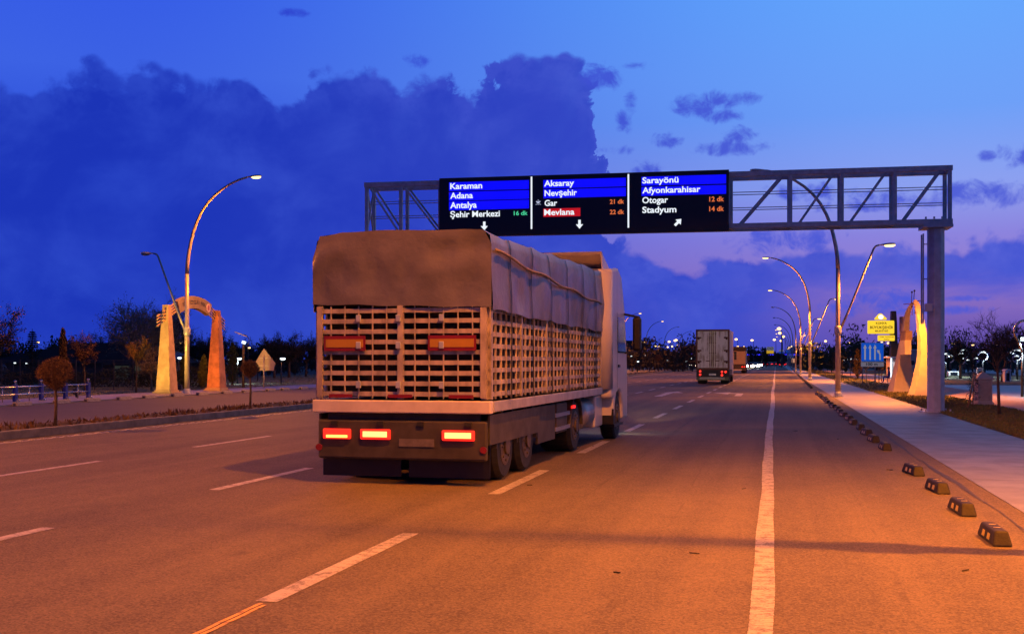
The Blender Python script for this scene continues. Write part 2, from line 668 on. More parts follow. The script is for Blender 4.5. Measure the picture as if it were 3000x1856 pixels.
# dry low plants along the median
mb = MB()
for k in range(5200):
    y = 8 + (170 - 8) * rng.random() ** 1.8
    x = rng.uniform(XM + .12, XK - .14)
    h = rng.uniform(.04, .13) * (1.5 if math.sin(y * 1.7) + math.sin(y * .63) > .8 else 1)
    a = rng.uniform(0, 2 * pi)
    w = rng.uniform(.02, .06)
    t = (rng.uniform(-.08, .08), rng.uniform(-.08, .08))
    mb.add([(x - w * math.cos(a), y - w * math.sin(a), .19), (x + w * math.cos(a), y + w * math.sin(a), .19), (x + t[0], y + t[1], .2 + h)], [(0, 1, 2)])
tag(mb.build('median_ground_cover', TWIG), 'dry brown ground cover along the median strip', 'ground cover', kind='stuff')


# turf strips
def turf(name, x0, x1, y0, y1, n, seed, label, near):
    strip(name.replace('grass', 'lawn'), x0, x1, y0, y1, .02, GRASSG, thick=.1)
    r = random.Random(seed)
    m = MB()
    for k in range(n):
        y = near + (y1 - near) * r.random() ** 2.0
        x = r.uniform(x0, x1)
        h = r.uniform(.03, .09)
        a = r.uniform(0, 2 * pi)
        w = r.uniform(.012, .03) * (1 + (y - near) / 60)
        m.add([(x - w * math.cos(a), y - w * math.sin(a), .02), (x + w * math.cos(a), y + w * math.sin(a), .02), (x + r.uniform(-.05, .05), y + r.uniform(-.05, .05), .02 + h)], [(0, 1, 2)])
    tag(m.build(name, GRASSB), label, 'grass', kind='stuff')


GRASSB = mat('grass_blades', (.11, .14, .03), .85, var=.3, scale=1.5, coord='World', col2=(.16, .12, .045))
turf('verge_grass', 5.42, 8.35, -5, 66.6, 30000, 1, 'short dull green grass on the verge beside the right pavement', 22)
turf('far_verge_grass', 5.42, 8.35, 68.2, 400, 9000, 2, 'dark grass of the verge beyond the cream horn sculpture', 68.2)
turf('park_grass', -60, -33.3, 20, 240, 14000, 4, 'dull grass behind the left pavement', 40)
turf('plaza_edge_grass', 12.5, 30, 90, 240, 200, 6, 'dark grass along the far side of the plaza', 92)


# markings
def line_quads(mb, x, y0, y1, w, z=.004, x2=None):
    x2 = x if x2 is None else x2
    mb.add([(x - w / 2, y0, z), (x + w / 2, y0, z), (x2 + w / 2, y1, z), (x2 - w / 2, y1, z)], [(0, 1, 2, 3)])


KX = CAMH * cs
lane1, lane2, lane3, edgeL, edgeR = -2.12 * KX, -4.37 * KX, -6.78 * KX, -9.44 * KX, -.068 * KX
PD = 6.85


def dashes(name, x, first, length, n, w=.16, skip=()):
    mb = MB()
    for k in range(n):
        if k in skip: continue
        y0 = first + k * PD
        line_quads(mb, x, y0, y0 + length, w)
    return tag(mb.build(name, PAINT), kind='structure')


yl = lambda u, v: G(u, v).y
d1 = yl(617, 1434)
dashes('lane_line', lane1, d1 - 2 * PD, yl(975, 1272) - d1, 70, .17)
d2 = yl(490, 1168)
dashes('lane_line', lane2, d2 - 3 * PD, yl(730, 1116) - d2, 70, .16)
d3 = yl(447, 1066)
dashes('lane_line', lane3, d3 - 4 * PD, yl(645, 1040) - d3, 70, .15)
# right solid line: wavering edges, bumped profile
mb = MB()
r5 = random.Random(5)
yy = 2.0
while yy < 420:
    st = .055 if yy < 30 else (.8 if yy < 90 else 5)
    ww = .168 + .006 * math.sin(yy * .7) + .006 * math.sin(yy * 2.3)
    xo = edgeR + .022 * math.sin(yy * .16) + .006 * math.sin(yy * .9) + .0006 * max(0, yy - 60)
    j = r5.uniform(-.0025, .0025)
    if yy < 30:
        mb.box(xo - ww / 2 + j, xo + ww / 2 + j, yy, yy + st * .80, .001, .0055 if int(yy / .055) % 2 else .0048)
        mb.box(xo - ww / 2, xo + ww / 2, yy + st * .8, yy + st, .001, .0042)
    else:
        mb.quad((xo - ww / 2, yy, .004), (xo + ww / 2, yy, .004), (xo + ww / 2, yy + st, .004), (xo - ww / 2, yy + st, .004))
    yy += st
tag(mb.build('edge_line', PAINT), kind='structure')
mb = MB()
line_quads(mb, edgeL, Y0, 700, .15)
yy = 12.0
while yy < 75:
    mb.ball((edgeL, yy, .006), (.085, .11, .022), 8, 4)
    yy += .42
tag(mb.build('edge_line', PAINT), kind='structure')
mb = MB()
for k, (a, b) in enumerate(((0, .9), (.2, 1.35))):
    x = lane1 - .03 + k * .05
    yA, yB = d1 - 1.75 + .1 * k, d1 - .06 - .05 * k
    n = 14
    for i in range(n):
        ya, yb = yA + (yB - yA) * i / n, yA + (yB - yA) * (i + 1) / n
        o1, o2 = .004 * math.sin(i * 1.9), .004 * math.sin((i + 1) * 1.9)
        mb.quad((x + o1, ya, .004), (x + .035 + o1, ya, .004), (x + .035 + o2, yb, .004), (x + o2, yb, .004))
tag(mb.build('yellow_marking', PAINT_Y), kind='structure')


def arrow(name, pts):
    mb = MB()
    mb.add([(*G(u, v).xy, .0045) for u, v in pts], [tuple(range(len(pts)))])
    return tag(mb.build(name, PAINT), kind='structure')


# bent lane arrows on the road (left-turn arrow in lane 1, straight/right in lane 2)
ax, ay = G(1745, 940).xy
mb = MB()
P_ = lambda l: [(ax + x, ay + y, .0045) for x, y in l]
mb.add(P_([(.28, -3.4), (.62, -3.4), (.62, 1.2), (.28, .6)]), [(0, 1, 2, 3)])
mb.add(P_([(.28, .6), (.62, 1.2), (-.15, 2.2), (-.15, 1.0)]), [(0, 1, 2, 3)])
mb.add(P_([(-.15, -.6), (-.15, 3.6), (-1.05, 2.2)]), [(0, 1, 2)])
tag(mb.build('lane_arrow', PAINT), kind='structure')
ax, ay = G(1592, 939).xy
mb = MB()
mb.add(P_([(-.2, -5), (.2, -5), (.2, 1.6), (-.2, 1.6)]), [(0, 1, 2, 3)])
mb.add(P_([(-.55, 1.6), (.75, 1.6), (.2, 4.6)]), [(0, 1, 2)])
tag(mb.build('lane_arrow', PAINT), kind='structure')
# repaired joint between asphalt and paving on the right
mb = MB()
yy = 6.0
while yy < 60:
    a, b = yy, yy + .5
    f = lambda y: 2.52 + .02 * math.sin(y * .5) + .012 * math.sin(y * 1.9)
    wdt = .028 + .018 * math.sin(yy * .8)
    mb.quad((f(a) - wdt, a, .004), (f(a) + wdt, a, .004), (f(b) + wdt, b, .004), (f(b) - wdt, b, .004))
    yy = b
tag(mb.build('pavement_joint', mat('bitumen_joint', (.062, .052, .045), .7, var=.3, scale=9, coord='World')), kind='structure')
# paving joints
mb = MB()
for k in range(60):
    y = 4 + k * 4.6
    mb.quad((2.85, y, .010), (5.4, y, .010), (5.4, y + .02, .010), (2.85, y + .02, .010))
tag(mb.build('pavement_joint', mat('joint_sand', (.12, .11, .11), .9, var=.2, coord='World')), kind='structure')
# small debris on the road
mb = MB()
for k in range(14):
    y = 6 + 24 * r5.random() ** 1.5
    x = r5.uniform(-7, 2.2)
    a = r5.uniform(0, pi)
    l_, w_ = r5.uniform(.02, .06), r5.uniform(.006, .016)
    ca, sa = math.cos(a), math.sin(a)
    mb.prism([(x + i * l_ * ca - j * w_ * sa, y + i * l_ * sa + j * w_ * ca, .001) for i, j in ((-1, -1), (1, -1), (1.1, .6), (-.8, 1))], (0, 0, 0), (0, 0, r5.uniform(.004, .012)))
tag(mb.build('road_debris', TWIG_D), 'dark leaf scraps and grit scattered on the road', 'debris', kind='stuff')

ORD = ['first', 'second', 'third', 'fourth', 'fifth', 'sixth', 'seventh', 'eighth', 'ninth', 'tenth', 'eleventh', 'twelfth', 'thirteenth', 'fourteenth', 'fifteenth',
       'sixteenth', 'seventeenth', 'eighteenth', 'nineteenth', 'twentieth']


# ------------------------------------------------------------------ street lamps
def lamp_head(parent, tip, dirx, lit, L=.85):
    """luminaire: housing + lens below; dirx = +-1 along local x"""
    x, z = tip
    prof = [(0, .05), (.18, .085), (.45, .135), (.7, .15), (.9, .12), (1.0, .05)]
    mb = MB()
    n = 12
    vs = []
    for (t, r) in prof:
        px = x + dirx * t * L
        for k in range(n):
            a = 2 * pi * k / n
            zz = r * .55 * math.sin(a)
            if zz < 0: zz *= .55
            vs.append((px, r * 1.05 * math.cos(a), z + zz + .04 * t))
    fs = [tuple(range(n)), tuple(range((len(prof) - 1) * n + n - 1, (len(prof) - 1) * n - 1, -1))]
    for i in range(len(prof) - 1):
        for k in range(n):
            k2 = (k + 1) % n
            fs.append((i * n + k, i * n + k2, (i + 1) * n + k2, (i + 1) * n + k))
    mb.add(vs, fs)
    h = mb.build('lamp_head', GALV2, parent, True)
    mb = MB()
    mb.ball((x + dirx * L * .66, 0, z - .02), (.27, .14, .085), 12, 6)
    mb.build('lens', LENS_ON if lit else LENS_OFF, h, True)
    return h


def add_spot(parent, loc, watts, col=SODIUM, cone=156, blend=.5, rad=.12, tilt=(0, 0)):
    l = bpy.data.lights.new('lamp_light', 'SPOT')
    l.energy = watts
    l.color = col
    l.spot_size = R(cone)
    l.spot_blend = blend
    l.shadow_soft_size = rad
    o = bpy.data.objects.new('lamp_light', l)
    C.objects.link(o)
    o.parent = parent
    o.location = loc
    o.rotation_euler = (R(tilt[0]), R(tilt[1]), 0)
    return o


def street_lamp(loc, side, main, back, label, light=True, group='double arm street lamps along the road', low=False):
    """side -1: long arm towards -x, short arm towards +x"""
    t = thing('street_lamp', label, 'street lamp', loc, 0, group)
    s = side
    n = 8 if low else 14
    mb = MB()
    mb.tube([(0, 0, .04), (0, 0, 3.1), (0, 0, 3.5), (0, 0, 6.3)], [.135, .125, .115, .105], n)
    mb.build('pole', POLE, t, True)
    mb = MB()
    mb.tube([(0, 0, 6.3), (s * .03, 0, 6.9), (s * .10, 0, 7.4), (s * .22, 0, 7.97), (s * .36, 0, 8.5), (s * .55, 0, 9.0), (s * .84, 0, 9.55), (s * 1.2, 0, 10.02),
             (s * 1.62, 0, 10.42), (s * 2.05, 0, 10.72), (s * 2.5, 0, 10.97), (s * 3.0, 0, 11.17), (s * 3.45, 0, 11.28)],
            [.105, .1, .095, .09, .085, .08, .075, .072, .068, .064, .06, .056, .052], n)
    mb.build('arched_arm', POLE, t, True)
    lamp_head(t, (s * 3.4, 11.28), s, main)
    mb = MB()
    mb.tube([(0, 0, 3.05), (0, 0, 3.12), (0, 0, 3.42), (0, 0, 3.5)], [.14, .175, .175, .14], n)
    mb.build('collar', GALV2, t, True)
    mb = MB()
    mb.tube([(-s * .10, 0, 3.3), (-s * .45, 0, 4.1), (-s * 1.68, 0, 7.25), (-s * 1.78, 0, 7.38), (-s * 1.95, 0, 7.43)], [.065, .06, .05, .048, .045], n)
    mb.build('short_arm', POLE, t, True)
    lamp_head(t, (-s * 1.9, 7.42), -s, back, .8)
    mb = MB()
    mb.box(-.24, .24, -.24, .24, 0, .03)
    mb.tube([(0, 0, .03), (0, 0, .18), (0, 0, .26)], [.19, .18, .14], n)
    for i, j in ((1, 1), (1, -1), (-1, 1), (-1, -1)):
        mb.tube([(i * .18, j * .18, .03), (i * .18, j * .18, .08)], .02, 6)
    mb.build('base_plate', GALV2, t)
    if light and main:
        add_spot(t, (s * 4.0, 0, 11.1), MAIN_W * (2.0 if label.endswith('outside the frame') else 1), cone=164, blend=.3)
    if light and back:
        add_spot(t, (-s * 2.45, 0, 7.25), BACK_W, cone=142, blend=.6)
    return t


XR = 3.02
XL = -30.25
rl = [(11.15, True, True, 'double arm street lamp just outside the frame, beside the nearest kerb block'),
      (58.0, False, True, 'nearest double arm lamp on the right pavement, its long arm unlit over the gantry'),
      (107, True, True, 'second lamp along the right pavement, both heads lit, curved arm over the road'),
      (156, True, True, 'third lamp along the right pavement, long arm lit lower than the second'),
      (205, False, True, 'fourth lamp along the right pavement with its long arm unlit'),
      (254, False, True, 'fifth lamp along the right pavement, thin in the distance, long arm unlit'),
      (303, False, False, 'sixth lamp along the right pavement, wholly unlit'),
      (352, True, False, 'seventh lamp along the right pavement, small with a lit head'),
      (401, True, False, 'eighth lamp along the right pavement, tiny with a lit head'),
      (450, True, False, 'ninth and farthest lamp of the row along the right pavement')]
for y, m_, b_, lab in rl:
    street_lamp((XR + max(0, y - 90) * .0045, y, .012), -1, m_, b_, lab, light=y < 210, low=y > 60)
ll = [(15.0, True, False, 'double arm street lamp on the left pavement, outside the frame'),
      (54.3, True, False, 'tall lit lamp with a curved arm in front of the sandstone arch'),
      (101, True, False, 'left pavement lamp behind the moving cargo truck, next after the sandstone arch'),
      (148, True, False, 'left pavement lamp behind the cargo truck body, third past the arch'),
      (195, True, False, 'left pavement lamp seen near the cargo truck mirror'),
      (226, True, False, 'lit curved lamp just right of the cargo truck mirror'),
      (272, True, False, 'lit curved lamp midway between the cargo truck cab and the box truck'),
      (318, False, False, 'unlit curved lamp left of the box truck'),
      (366, False, False, 'unlit curved lamp whose arm meets the left edge of the box truck')]
for y, m_, b_, lab in ll:
    o = street_lamp((XL, y, .06), 1, m_, b_, lab, light=y < 230, low=y > 60)

# ------------------------------------------------------------------ gantry
pR = W(2275, 38.4)
pL = W(868, 42.2)
gv = (pR - pL).normalized()
gl = (pR - pL).length
ga = math.atan2(gv.y, gv.x)
gnorm = Vector((gv.y, -gv.x, 0))      # towards the camera


def gs(u):
    """photo column -> distance along the gantry front plane"""
    dxy = W(u, 1.0)
    # ray t*dxy meets pL + s*gv
    det = dxy.x * -gv.y + gv.x * dxy.y
    s = (dxy.x * pL.y - dxy.y * pL.x) / det * 1.0
    return abs(s)


def gz(u, v):
    p = pL + gv * gs(u)
    d = -p.x * sn + p.y * cs
    return CAMH + (HV - v) * d / F


ZB, ZT = 6.42, 8.42
DEP = 1.0
gan = thing('sign_gantry', 'grey steel gantry spanning the road on one post, carrying the lit message board', 'gantry', pL, ga)
# local frame: x along, y away from the camera
mb = MB()
for y in (.11, DEP):
    mb.box(0, gl, y - .08, y + .08, ZT - .18, ZT)
mb.build('top_chord', GALV, gan, bevel=.012)
mb = MB()
for y in (.11, DEP):
    mb.box(0, gl, y - .08, y + .08, ZB, ZB + .18)
mb.build('bottom_chord', GALV, gan, bevel=.012)
bays = [gs(u) for u in (1745, 1887, 2010, 2137)] + [gl - .09]
lbays = [.09, gs(955), gs(1052) - .05]
mids = [lbays[-1] + (bays[0] - lbays[-1]) * k / 5 for k in range(1, 5)]
allv = lbays + mids + bays
for x in allv:
    mb = MB()
    for y in (.11, DEP):
        mb.box(x - .062, x + .062, y - .07, y + .07, ZB + .18, ZT - .18)
    mb.build('upright', GALV, gan, bevel=.01)
mb = MB()
for a, b in list(zip(bays[:-1], bays[1:])):
    for y in (.11, DEP):
        mb = MB()
        mb.bar((a + .3, y, ZB + .16), (b - .28, y, ZT - .16), .075, .075, (0, 1, 0))
        mb.build('diagonal_brace', GALV, gan)
for a, b in zip(lbays[:-1], lbays[1:]):
    for y in (.11, DEP):
        mb = MB()
        mb.bar((a + .1, y, ZT - .16), (b - .1, y, ZB + .16), .07, .07, (0, 1, 0))
        mb.build('diagonal_brace', GALV, gan)
mb = MB()
for i, x in enumerate(allv):
    mb.box(x - .05, x + .05, .19, DEP - .09, ZT - .15, ZT - .05)
    mb.box(x - .05, x + .05, .19, DEP - .09, ZB + .05, ZB + .15)
    if i < len(allv) - 1:
        mb.bar((x, .2, ZB + .1), (allv[i + 1], DEP - .1, ZB + .1), .06)
mb.bar((.09, .2, ZT - .3), (.09, DEP - .1, ZB + .3), .06)
mb.bar((.09, .2, ZB + .3), (.09, DEP - .1, ZT - .3), .06)
mb.build('cross_brace', GALV, gan)
mb = MB()
for z in (ZB + .70, ZB + .78, ZB + 1.24, ZB + 1.33):
    mb.tube([(.1, DEP * .5, z), (gl - .1, DEP * .5, z)], .016, 6)
mb.build('cable_rail', GALV2, gan)
xc_ = gs(2240)
mb = MB()
oc = [(xc_ + .29 * math.cos(pi / 8 + k * pi / 4), DEP * .5 + .34 * math.sin(pi / 8 + k * pi / 4), 0) for k in range(8)]
mb.prism(oc, (0, 0, .02), (0, 0, ZB - .10))
mb.build('column', GALV2, gan, bevel=.02)
mb = MB()
mb.box(xc_ - .48, xc_ + .48, -.02, DEP + .08, ZB - .10, ZB - .004)
for i in (-.4, -.13, .13, .4):
    for j in (.06, DEP):
        mb.tube([(xc_ + i, j, ZB + .191), (xc_ + i, j, ZB + .26)], .035, 6)
mb.build('head_plate', GALV2, gan)
mb = MB()
mb.box(xc_ - .5, xc_ + .5, -.02, DEP + .02, .0, .035)
for i in (-.4, .4):
    for j in (.08, DEP - .08):
        mb.tube([(xc_ + i, j, .035), (xc_ + i, j, .12)], .03, 6)
mb.build('base_plate', GALV2, gan)
mb = MB()
lx = xc_ - .42
for i in (-.05, .30):
    mb.tube([(lx, DEP * .5 + i, 3.05), (lx, DEP * .5 + i, 6.15)], .028, 6)
for k in range(11):
    mb.tube([(lx, DEP * .5 - .05, 3.2 + k * .28), (lx, DEP * .5 + .30, 3.2 + k * .28)], .015, 5)
for z in (3.5, 4.6, 5.8):
    mb.tube([(lx, DEP * .5 + .1, z), (xc_ - .2, DEP * .5 + .1, z)], .018, 5)
mb.build('ladder', GALV2, gan)
mb = MB()
mb.box(xc_ - .44, xc_ - .20, -.06, .14, 3.45, 3.72)
mb.build('junction_box', mat('white_box', (.55, .55, .58), .5, var=.05), gan, bevel=.02)

# ---- message board: three lit panels
brd = thing('message_board', 'black electronic sign showing city names in three lit panels on the gantry', 'sign', pL, ga)
S0, S1 = gs(1052), gs(1740)
BZ0, BZ1 = 6.40, 8.45
mb = MB()
mb.box(S0, S1, -.22, -.02, BZ0, BZ1)
mb.box(S0, S1, -.26, .0, BZ0 - .09, BZ0 - .006)
mb.build('cabinet', mat('cabinet_black', (.010, .011, .015), .5, var=.1, scale=2), brd)
for u in (1271, 1501):
    mb = MB()
    x = gs(u)
    mb.box(x - .028, x + .028, -.235, -.224, gz(u, 548 if u < 1400 else 545), gz(u, 424 if u < 1400 else 418))
    mb.build('divider_light', LED_W, brd)
dep = None


def text_mesh(body, bold=.0, spacing=1.0):
    cu = bpy.data.curves.new('lettering', 'FONT')
    cu.body = body
    cu.size = 1
    cu.offset = bold
    cu.space_character = spacing
    cu.resolution_u = 3
    o = bpy.data.objects.new('lettering', cu)
    C.objects.link(o)
    bpy.context.view_layer.update()
    dg = bpy.context.evaluated_depsgraph_get()
    me = bpy.data.meshes.new_from_object(o.evaluated_get(dg))
    bpy.data.objects.remove(o)
    bpy.data.curves.remove(cu)
    return me


_capref = None


def lettering(body, x0, x1, z0, cap, y, m, parent, name='lettering', bold=.022, rot=None, spacing=1.0):
    """text standing in the local xz plane at depth y, fitted to x0..x1 with baseline z0 and cap height"""
    global _capref
    if _capref is None:
        t = text_mesh('H')
        _capref = max(v.co.y for v in t.vertices)
    me = text_mesh(body, bold, spacing)
    xs = [v.co.x for v in me.vertices]
    a, b = min(xs), max(xs)
    kx = (x1 - x0) / (b - a)
    kz = cap / _capref
    for v in me.vertices:
        v.co = Vector((x0 + (v.co.x - a) * kx, y, z0 + v.co.y * kz))
    me.materials.clear()
    me.materials.append(m)
    me.name = name
    o = bpy.data.objects.new(name, me)
    C.objects.link(o)
    o.parent = parent
    return o


TXTY = -.232


def panel(strips, texts, arrow_uv, diag=False):
    u0, u1 = strips['u']
    mb = MB()
    mb.box(gs(u0) - .0, gs(u1) + .0, -.224, -.2205, BZ0 + .05, BZ1 - .05)
    p = mb.build('led_panel', SCREEN, brd)
    for (a, b, v0l, v1l, m, nm) in strips['s']:
        mb = MB()
        z1, z0 = gz(a, v0l), gz(a, v1l)
        mb.box(gs(a), gs(b), -.2285, -.2245, z0, z1)
        mb.build(nm, m, p)
    for (body, a, b, vb, vc, m) in texts:
        z0 = gz(a, vb)
        cap = gz(a, vc) - z0
        lettering(body, gs(a), gs(b), z0, cap, TXTY, m, p)
    u, v = arrow_uv
    x, z = gs(u), gz(u, v)
    pts_ = [(-.045, .16), (.045, .16), (.045, -.0), (.13, -.0), (0, -.16), (-.13, 0), (-.045, 0)]
    if diag:
        a = R(135)
        pts_ = [(.05 * 0 + px * math.cos(a) - pz * math.sin(a), px * math.sin(a) + pz * math.cos(a)) for px, pz in pts_]
    mb = MB()
    mb.prism([(x + px, TXTY, z + pz) for px, pz in pts_], (0, 0, 0), (0, -.004, 0))
    mb.build('arrow', LED_W, p)
    return p


panel({'u': (1056, 1267), 's': [(1075, 1265, 437.5, 458.5, LED_B, 'blue_strip'), (1075, 1265, 461, 481.5, LED_B, 'blue_strip'), (1075, 1265, 483.5, 504, LED_B, 'blue_strip')]},
      [('Karaman', 1078, 1154, 453.5, 440, LED_W), ('Adana', 1078, 1132, 476, 462.5, LED_W), ('Antalya', 1078, 1141, 499, 485, LED_W),
       ('Şehir Merkezi', 1078, 1196, 520.5, 507, LED_W), ('16 dk', 1229, 1262, 515.5, 506, LED_G)], (1159, 541))
panel({'u': (1275, 1497), 's': [(1299, 1495, 432, 452.5, LED_B, 'blue_strip'), (1299, 1495, 455, 475.5, LED_B, 'blue_strip'), (1299, 1387, 500, 519.5, LED_R, 'red_strip')]},
      [('Aksaray', 1301, 1372, 447, 433.5, LED_W), ('Nevşehir', 1302, 1379, 470, 456.5, LED_W), ('Gar', 1302, 1332, 493.5, 480, LED_W),
       ('Mevlana', 1301, 1373, 515.5, 502, LED_W), ('21 dk', 1457, 1491, 488.5, 478.5, LED_O), ('22 dk', 1457, 1491, 513, 503, LED_O)], (1385, 537))
p3 = panel({'u': (1505, 1736), 's': [(1532, 1733, 424.5, 446, LED_B, 'blue_strip'), (1532, 1733, 449, 470, LED_B, 'blue_strip')]},
           [('Sarayönü', 1534, 1620, 440, 426.5, LED_W), ('Afyonkarahisar', 1534, 1672, 463.5, 450, LED_W), ('Otogar', 1534, 1595, 487, 473, LED_W),
            ('Stadyum', 1534, 1615, 510, 496, LED_W), ('12 dk', 1693, 1728, 483, 472, LED_O), ('14 dk', 1693, 1728, 506, 495, LED_O)], (1619, 532), True)
# small lit emblem left of "Gar"
x, z = gs(1287), gz(1287, 485)
mb = MB()
LEDS = glow('led_small_emblem', (.62, .68, .95), .8)
for k, (w_, dz) in enumerate(((.085, .03), (.06, .0), (.03, -.025))):
    mb.box(x - w_, x + w_, TXTY - .004, TXTY, z + dz - .01, z + dz + .012)
for i in range(5):
    mb.box(x - .09 + i * .04, x - .066 + i * .04, TXTY - .004, TXTY, z - .085 + .012 * (i % 2), z - .065 + .012 * (i % 2))
mb.box(x - .01, x + .01, TXTY - .004, TXTY, z + .07, z + .1)
mb.build('emblem', LEDS, brd)

# ------------------------------------------------------------------ kerb blocks on the right
KB = mat('kerb_block_rubber', (.022, .018, .012), .7, var=.25, scale=14, bump=.25, bscale=50)
REFL = mat('amber_reflector', (.62, .50, .02), .35, var=.1, scale=20)


def kerb_block():
    t = thing('kerb_block', '', 'kerb block', group='black rubber kerb blocks along the right pavement')
    mb = MB()
    # trapezoid block, long side along y
    L, Wd, H = .40, .092, .145
    prof = [(-L, 0), (L, 0), (L - .07, H), (-L + .07, H)]
    vs = []
    for y, z in prof:
        ins = .0 if z == 0 else .03
        vs += [(-Wd + ins, y, z), (Wd - ins, y, z)]
    mb.add(vs, [(0, 1, 3, 2), (2, 3, 5, 4), (4, 5, 7, 6), (6, 7, 1, 0), (0, 2, 4, 6), (1, 7, 5, 3)])
    mb.build('block', KB, t, bevel=.02)
    sl = .03 / H
    for yy_ in (-.14, .10):
        mb = MB()
        z0, z1 = .035, .095
        e = .004
        f = lambda z: -Wd + z * sl - e
        mb.add([(f(z0), yy_ - .065, z0), (f(z0), yy_ + .065, z0), (f(z1), yy_ + .055, z1), (f(z1), yy_ - .055, z1)], [(0, 1, 2, 3)])
        for d in (0, .05):
            pass
        mb.build('reflector', REFL, t)
    for yy_ in (-.12, .10):
        mb = MB()
        mb.box(-.03, .035, yy_ - .012, yy_ + .012, H + .0015, H + .005)
        mb.build('top_reflector', REFL, t)
    return t


kb = kerb_block()
kpos = [(2387, 1290), (2300, 1222), (2240, 1171), (2186, 1130), (2117, 1072), (2094, 1053)]
ys = [G(u, v).y for u, v in kpos]
nx_ = ys[-1]
while nx_ < 62:
    nx_ += 2.32
    ys.append(nx_)
for i, y in enumerate(ys):
    lab = ('black rubber kerb block nearest the camera, amber reflectors on its side' if i == 0 else
           '%s black rubber kerb block from the bottom right corner%s' % (ORD[i] if i < 20 else 'last', ', after the gap in the row' if i == 4 else ''))
    o = place(kb, i > 0, (2.11 + .002 * max(0, y - 20) + (.012 * ((i * 7) % 5 - 2)), y, .001), R(4 + ((i * 37) % 7 - 3) * 1.0), lab)
nfar = 0
y = 76.0
while y < 300:
    o = place(kb, True, (2.30 + .0075 * max(0, y - 76), y, .001), 0, 'far kerb block in the dense dark row past the nearest right lamp')
    o['group'] = 'far kerb blocks in the dense row'
    y += 2.3
    nfar += 1
# concrete blocks along the far side of the service road
BLK = mat('concrete_block', (.32, .31, .30), .85, var=.2, scale=10, bump=.3, bscale=40)
cb = thing('parking_block', '', 'parking block', group='low concrete blocks along the left pavement')
mb = MB()
mb.prism([(-.13, 0, 0), (.13, 0, 0), (.09, 0, .15), (-.09, 0, .15)], (0, -.48, 0), (0, .48, 0))
mb.build('block', BLK, cb, bevel=.02)
mb = MB()
mb.box(-.06, .06, -.487, -.4815, .02, .11)
mb.build('end_marker', mat('dark_end_marker', (.03, .035, .09), .6, var=.2), cb)
cpos = [(50, 967.6), (136.6, 962), (216.6, 957.8), (287, 953.3), (352.5, 949.8), (412.5, 945.8), (467.6, 942.3), (518, 938.8), (566, 936), (609.6, 932.6), (649, 930.6), (690, 928)]
for i, (u, v) in enumerate(cpos):
    p = G(u, v)
    place(cb, i > 0, (XS + .16, p.y, .0), 0, '%s low concrete block from the left edge of the photo, along the left pavement' % ORD[i])

# ------------------------------------------------------------------ railing on the left
fx = -31.2
posts_u = [(71, 958), (144, 956), (212, 951.4), (273, 949)]
py_ = [W(u, F * (CAMH - .06) / (v - HV)).y for u, v in posts_u]
pstep = (py_[-1] - py_[0]) / 3
py_ = [py_[0] + pstep * (k - 3) for k in range(7)]
fence = thing('railing', 'low railing with blue posts and two steel rails on the left pavement', 'railing', (fx, 0, .06))
mb = MB()
for z in (.62, .30):
    mb.tube([(.04, py_[0], z), (.04, py_[-1], z)], .032, 8)
mb.build('rails', STEEL, fence, True)
for k, y in enumerate(py_):
    mb = MB()
    mb.box(-.07, .07, y - .09, y + .09, .0, .72)
    p = mb.build('post', BLUEP, fence, bevel=.012)
    mb = MB()
    mb.tube([(0, y, .72), (0, y, .79)], .03, 8)
    mb.ball((0, y, .84), .065, 10, 6)
    mb.build('finial', STEEL, p, True)
    mb = MB()
    mb.ball((.1, y + .02, .02), (.12, .12, .06), 10, 6)
    mb.build('foot', STEEL, p, True)
for a, b in zip(py_[:-1], py_[1:]):
    mb = MB()
    mb.tube([(.04, (a + b) / 2, 0), (.04, (a + b) / 2, .62)], .022, 8)
    mb.build('thin_post', STEEL, fence, True)


# ------------------------------------------------------------------ trees
def branch(mb, a, b, r0, r1, rng, n=5, wob=.06, sides=5):
    a, b = Vector(a), Vector(b)
    L = (b - a).length
    pts = []
    for i in range(n + 1):
        t = i / n
        p = a.lerp(b, t)
        if 0 < i < n:
            p += Vector((rng.uniform(-1, 1), rng.uniform(-1, 1), rng.uniform(-.5, .8))) * L * wob
        pts.append(p)
    mb.tube(pts, [r0 + (r1 - r0) * i / n for i in range(n + 1)], sides, False)
    return pts


def crown_pt(rng, c, r):
    while True:
        p = Vector((rng.uniform(-1, 1), rng.uniform(-1, 1), rng.uniform(-1, 1)))
        if p.length <= 1 and p.length > .35:
            return Vector((c[0] + p.x * r[0], c[1] + p.y * r[1], c[2] + p.z * r[2]))


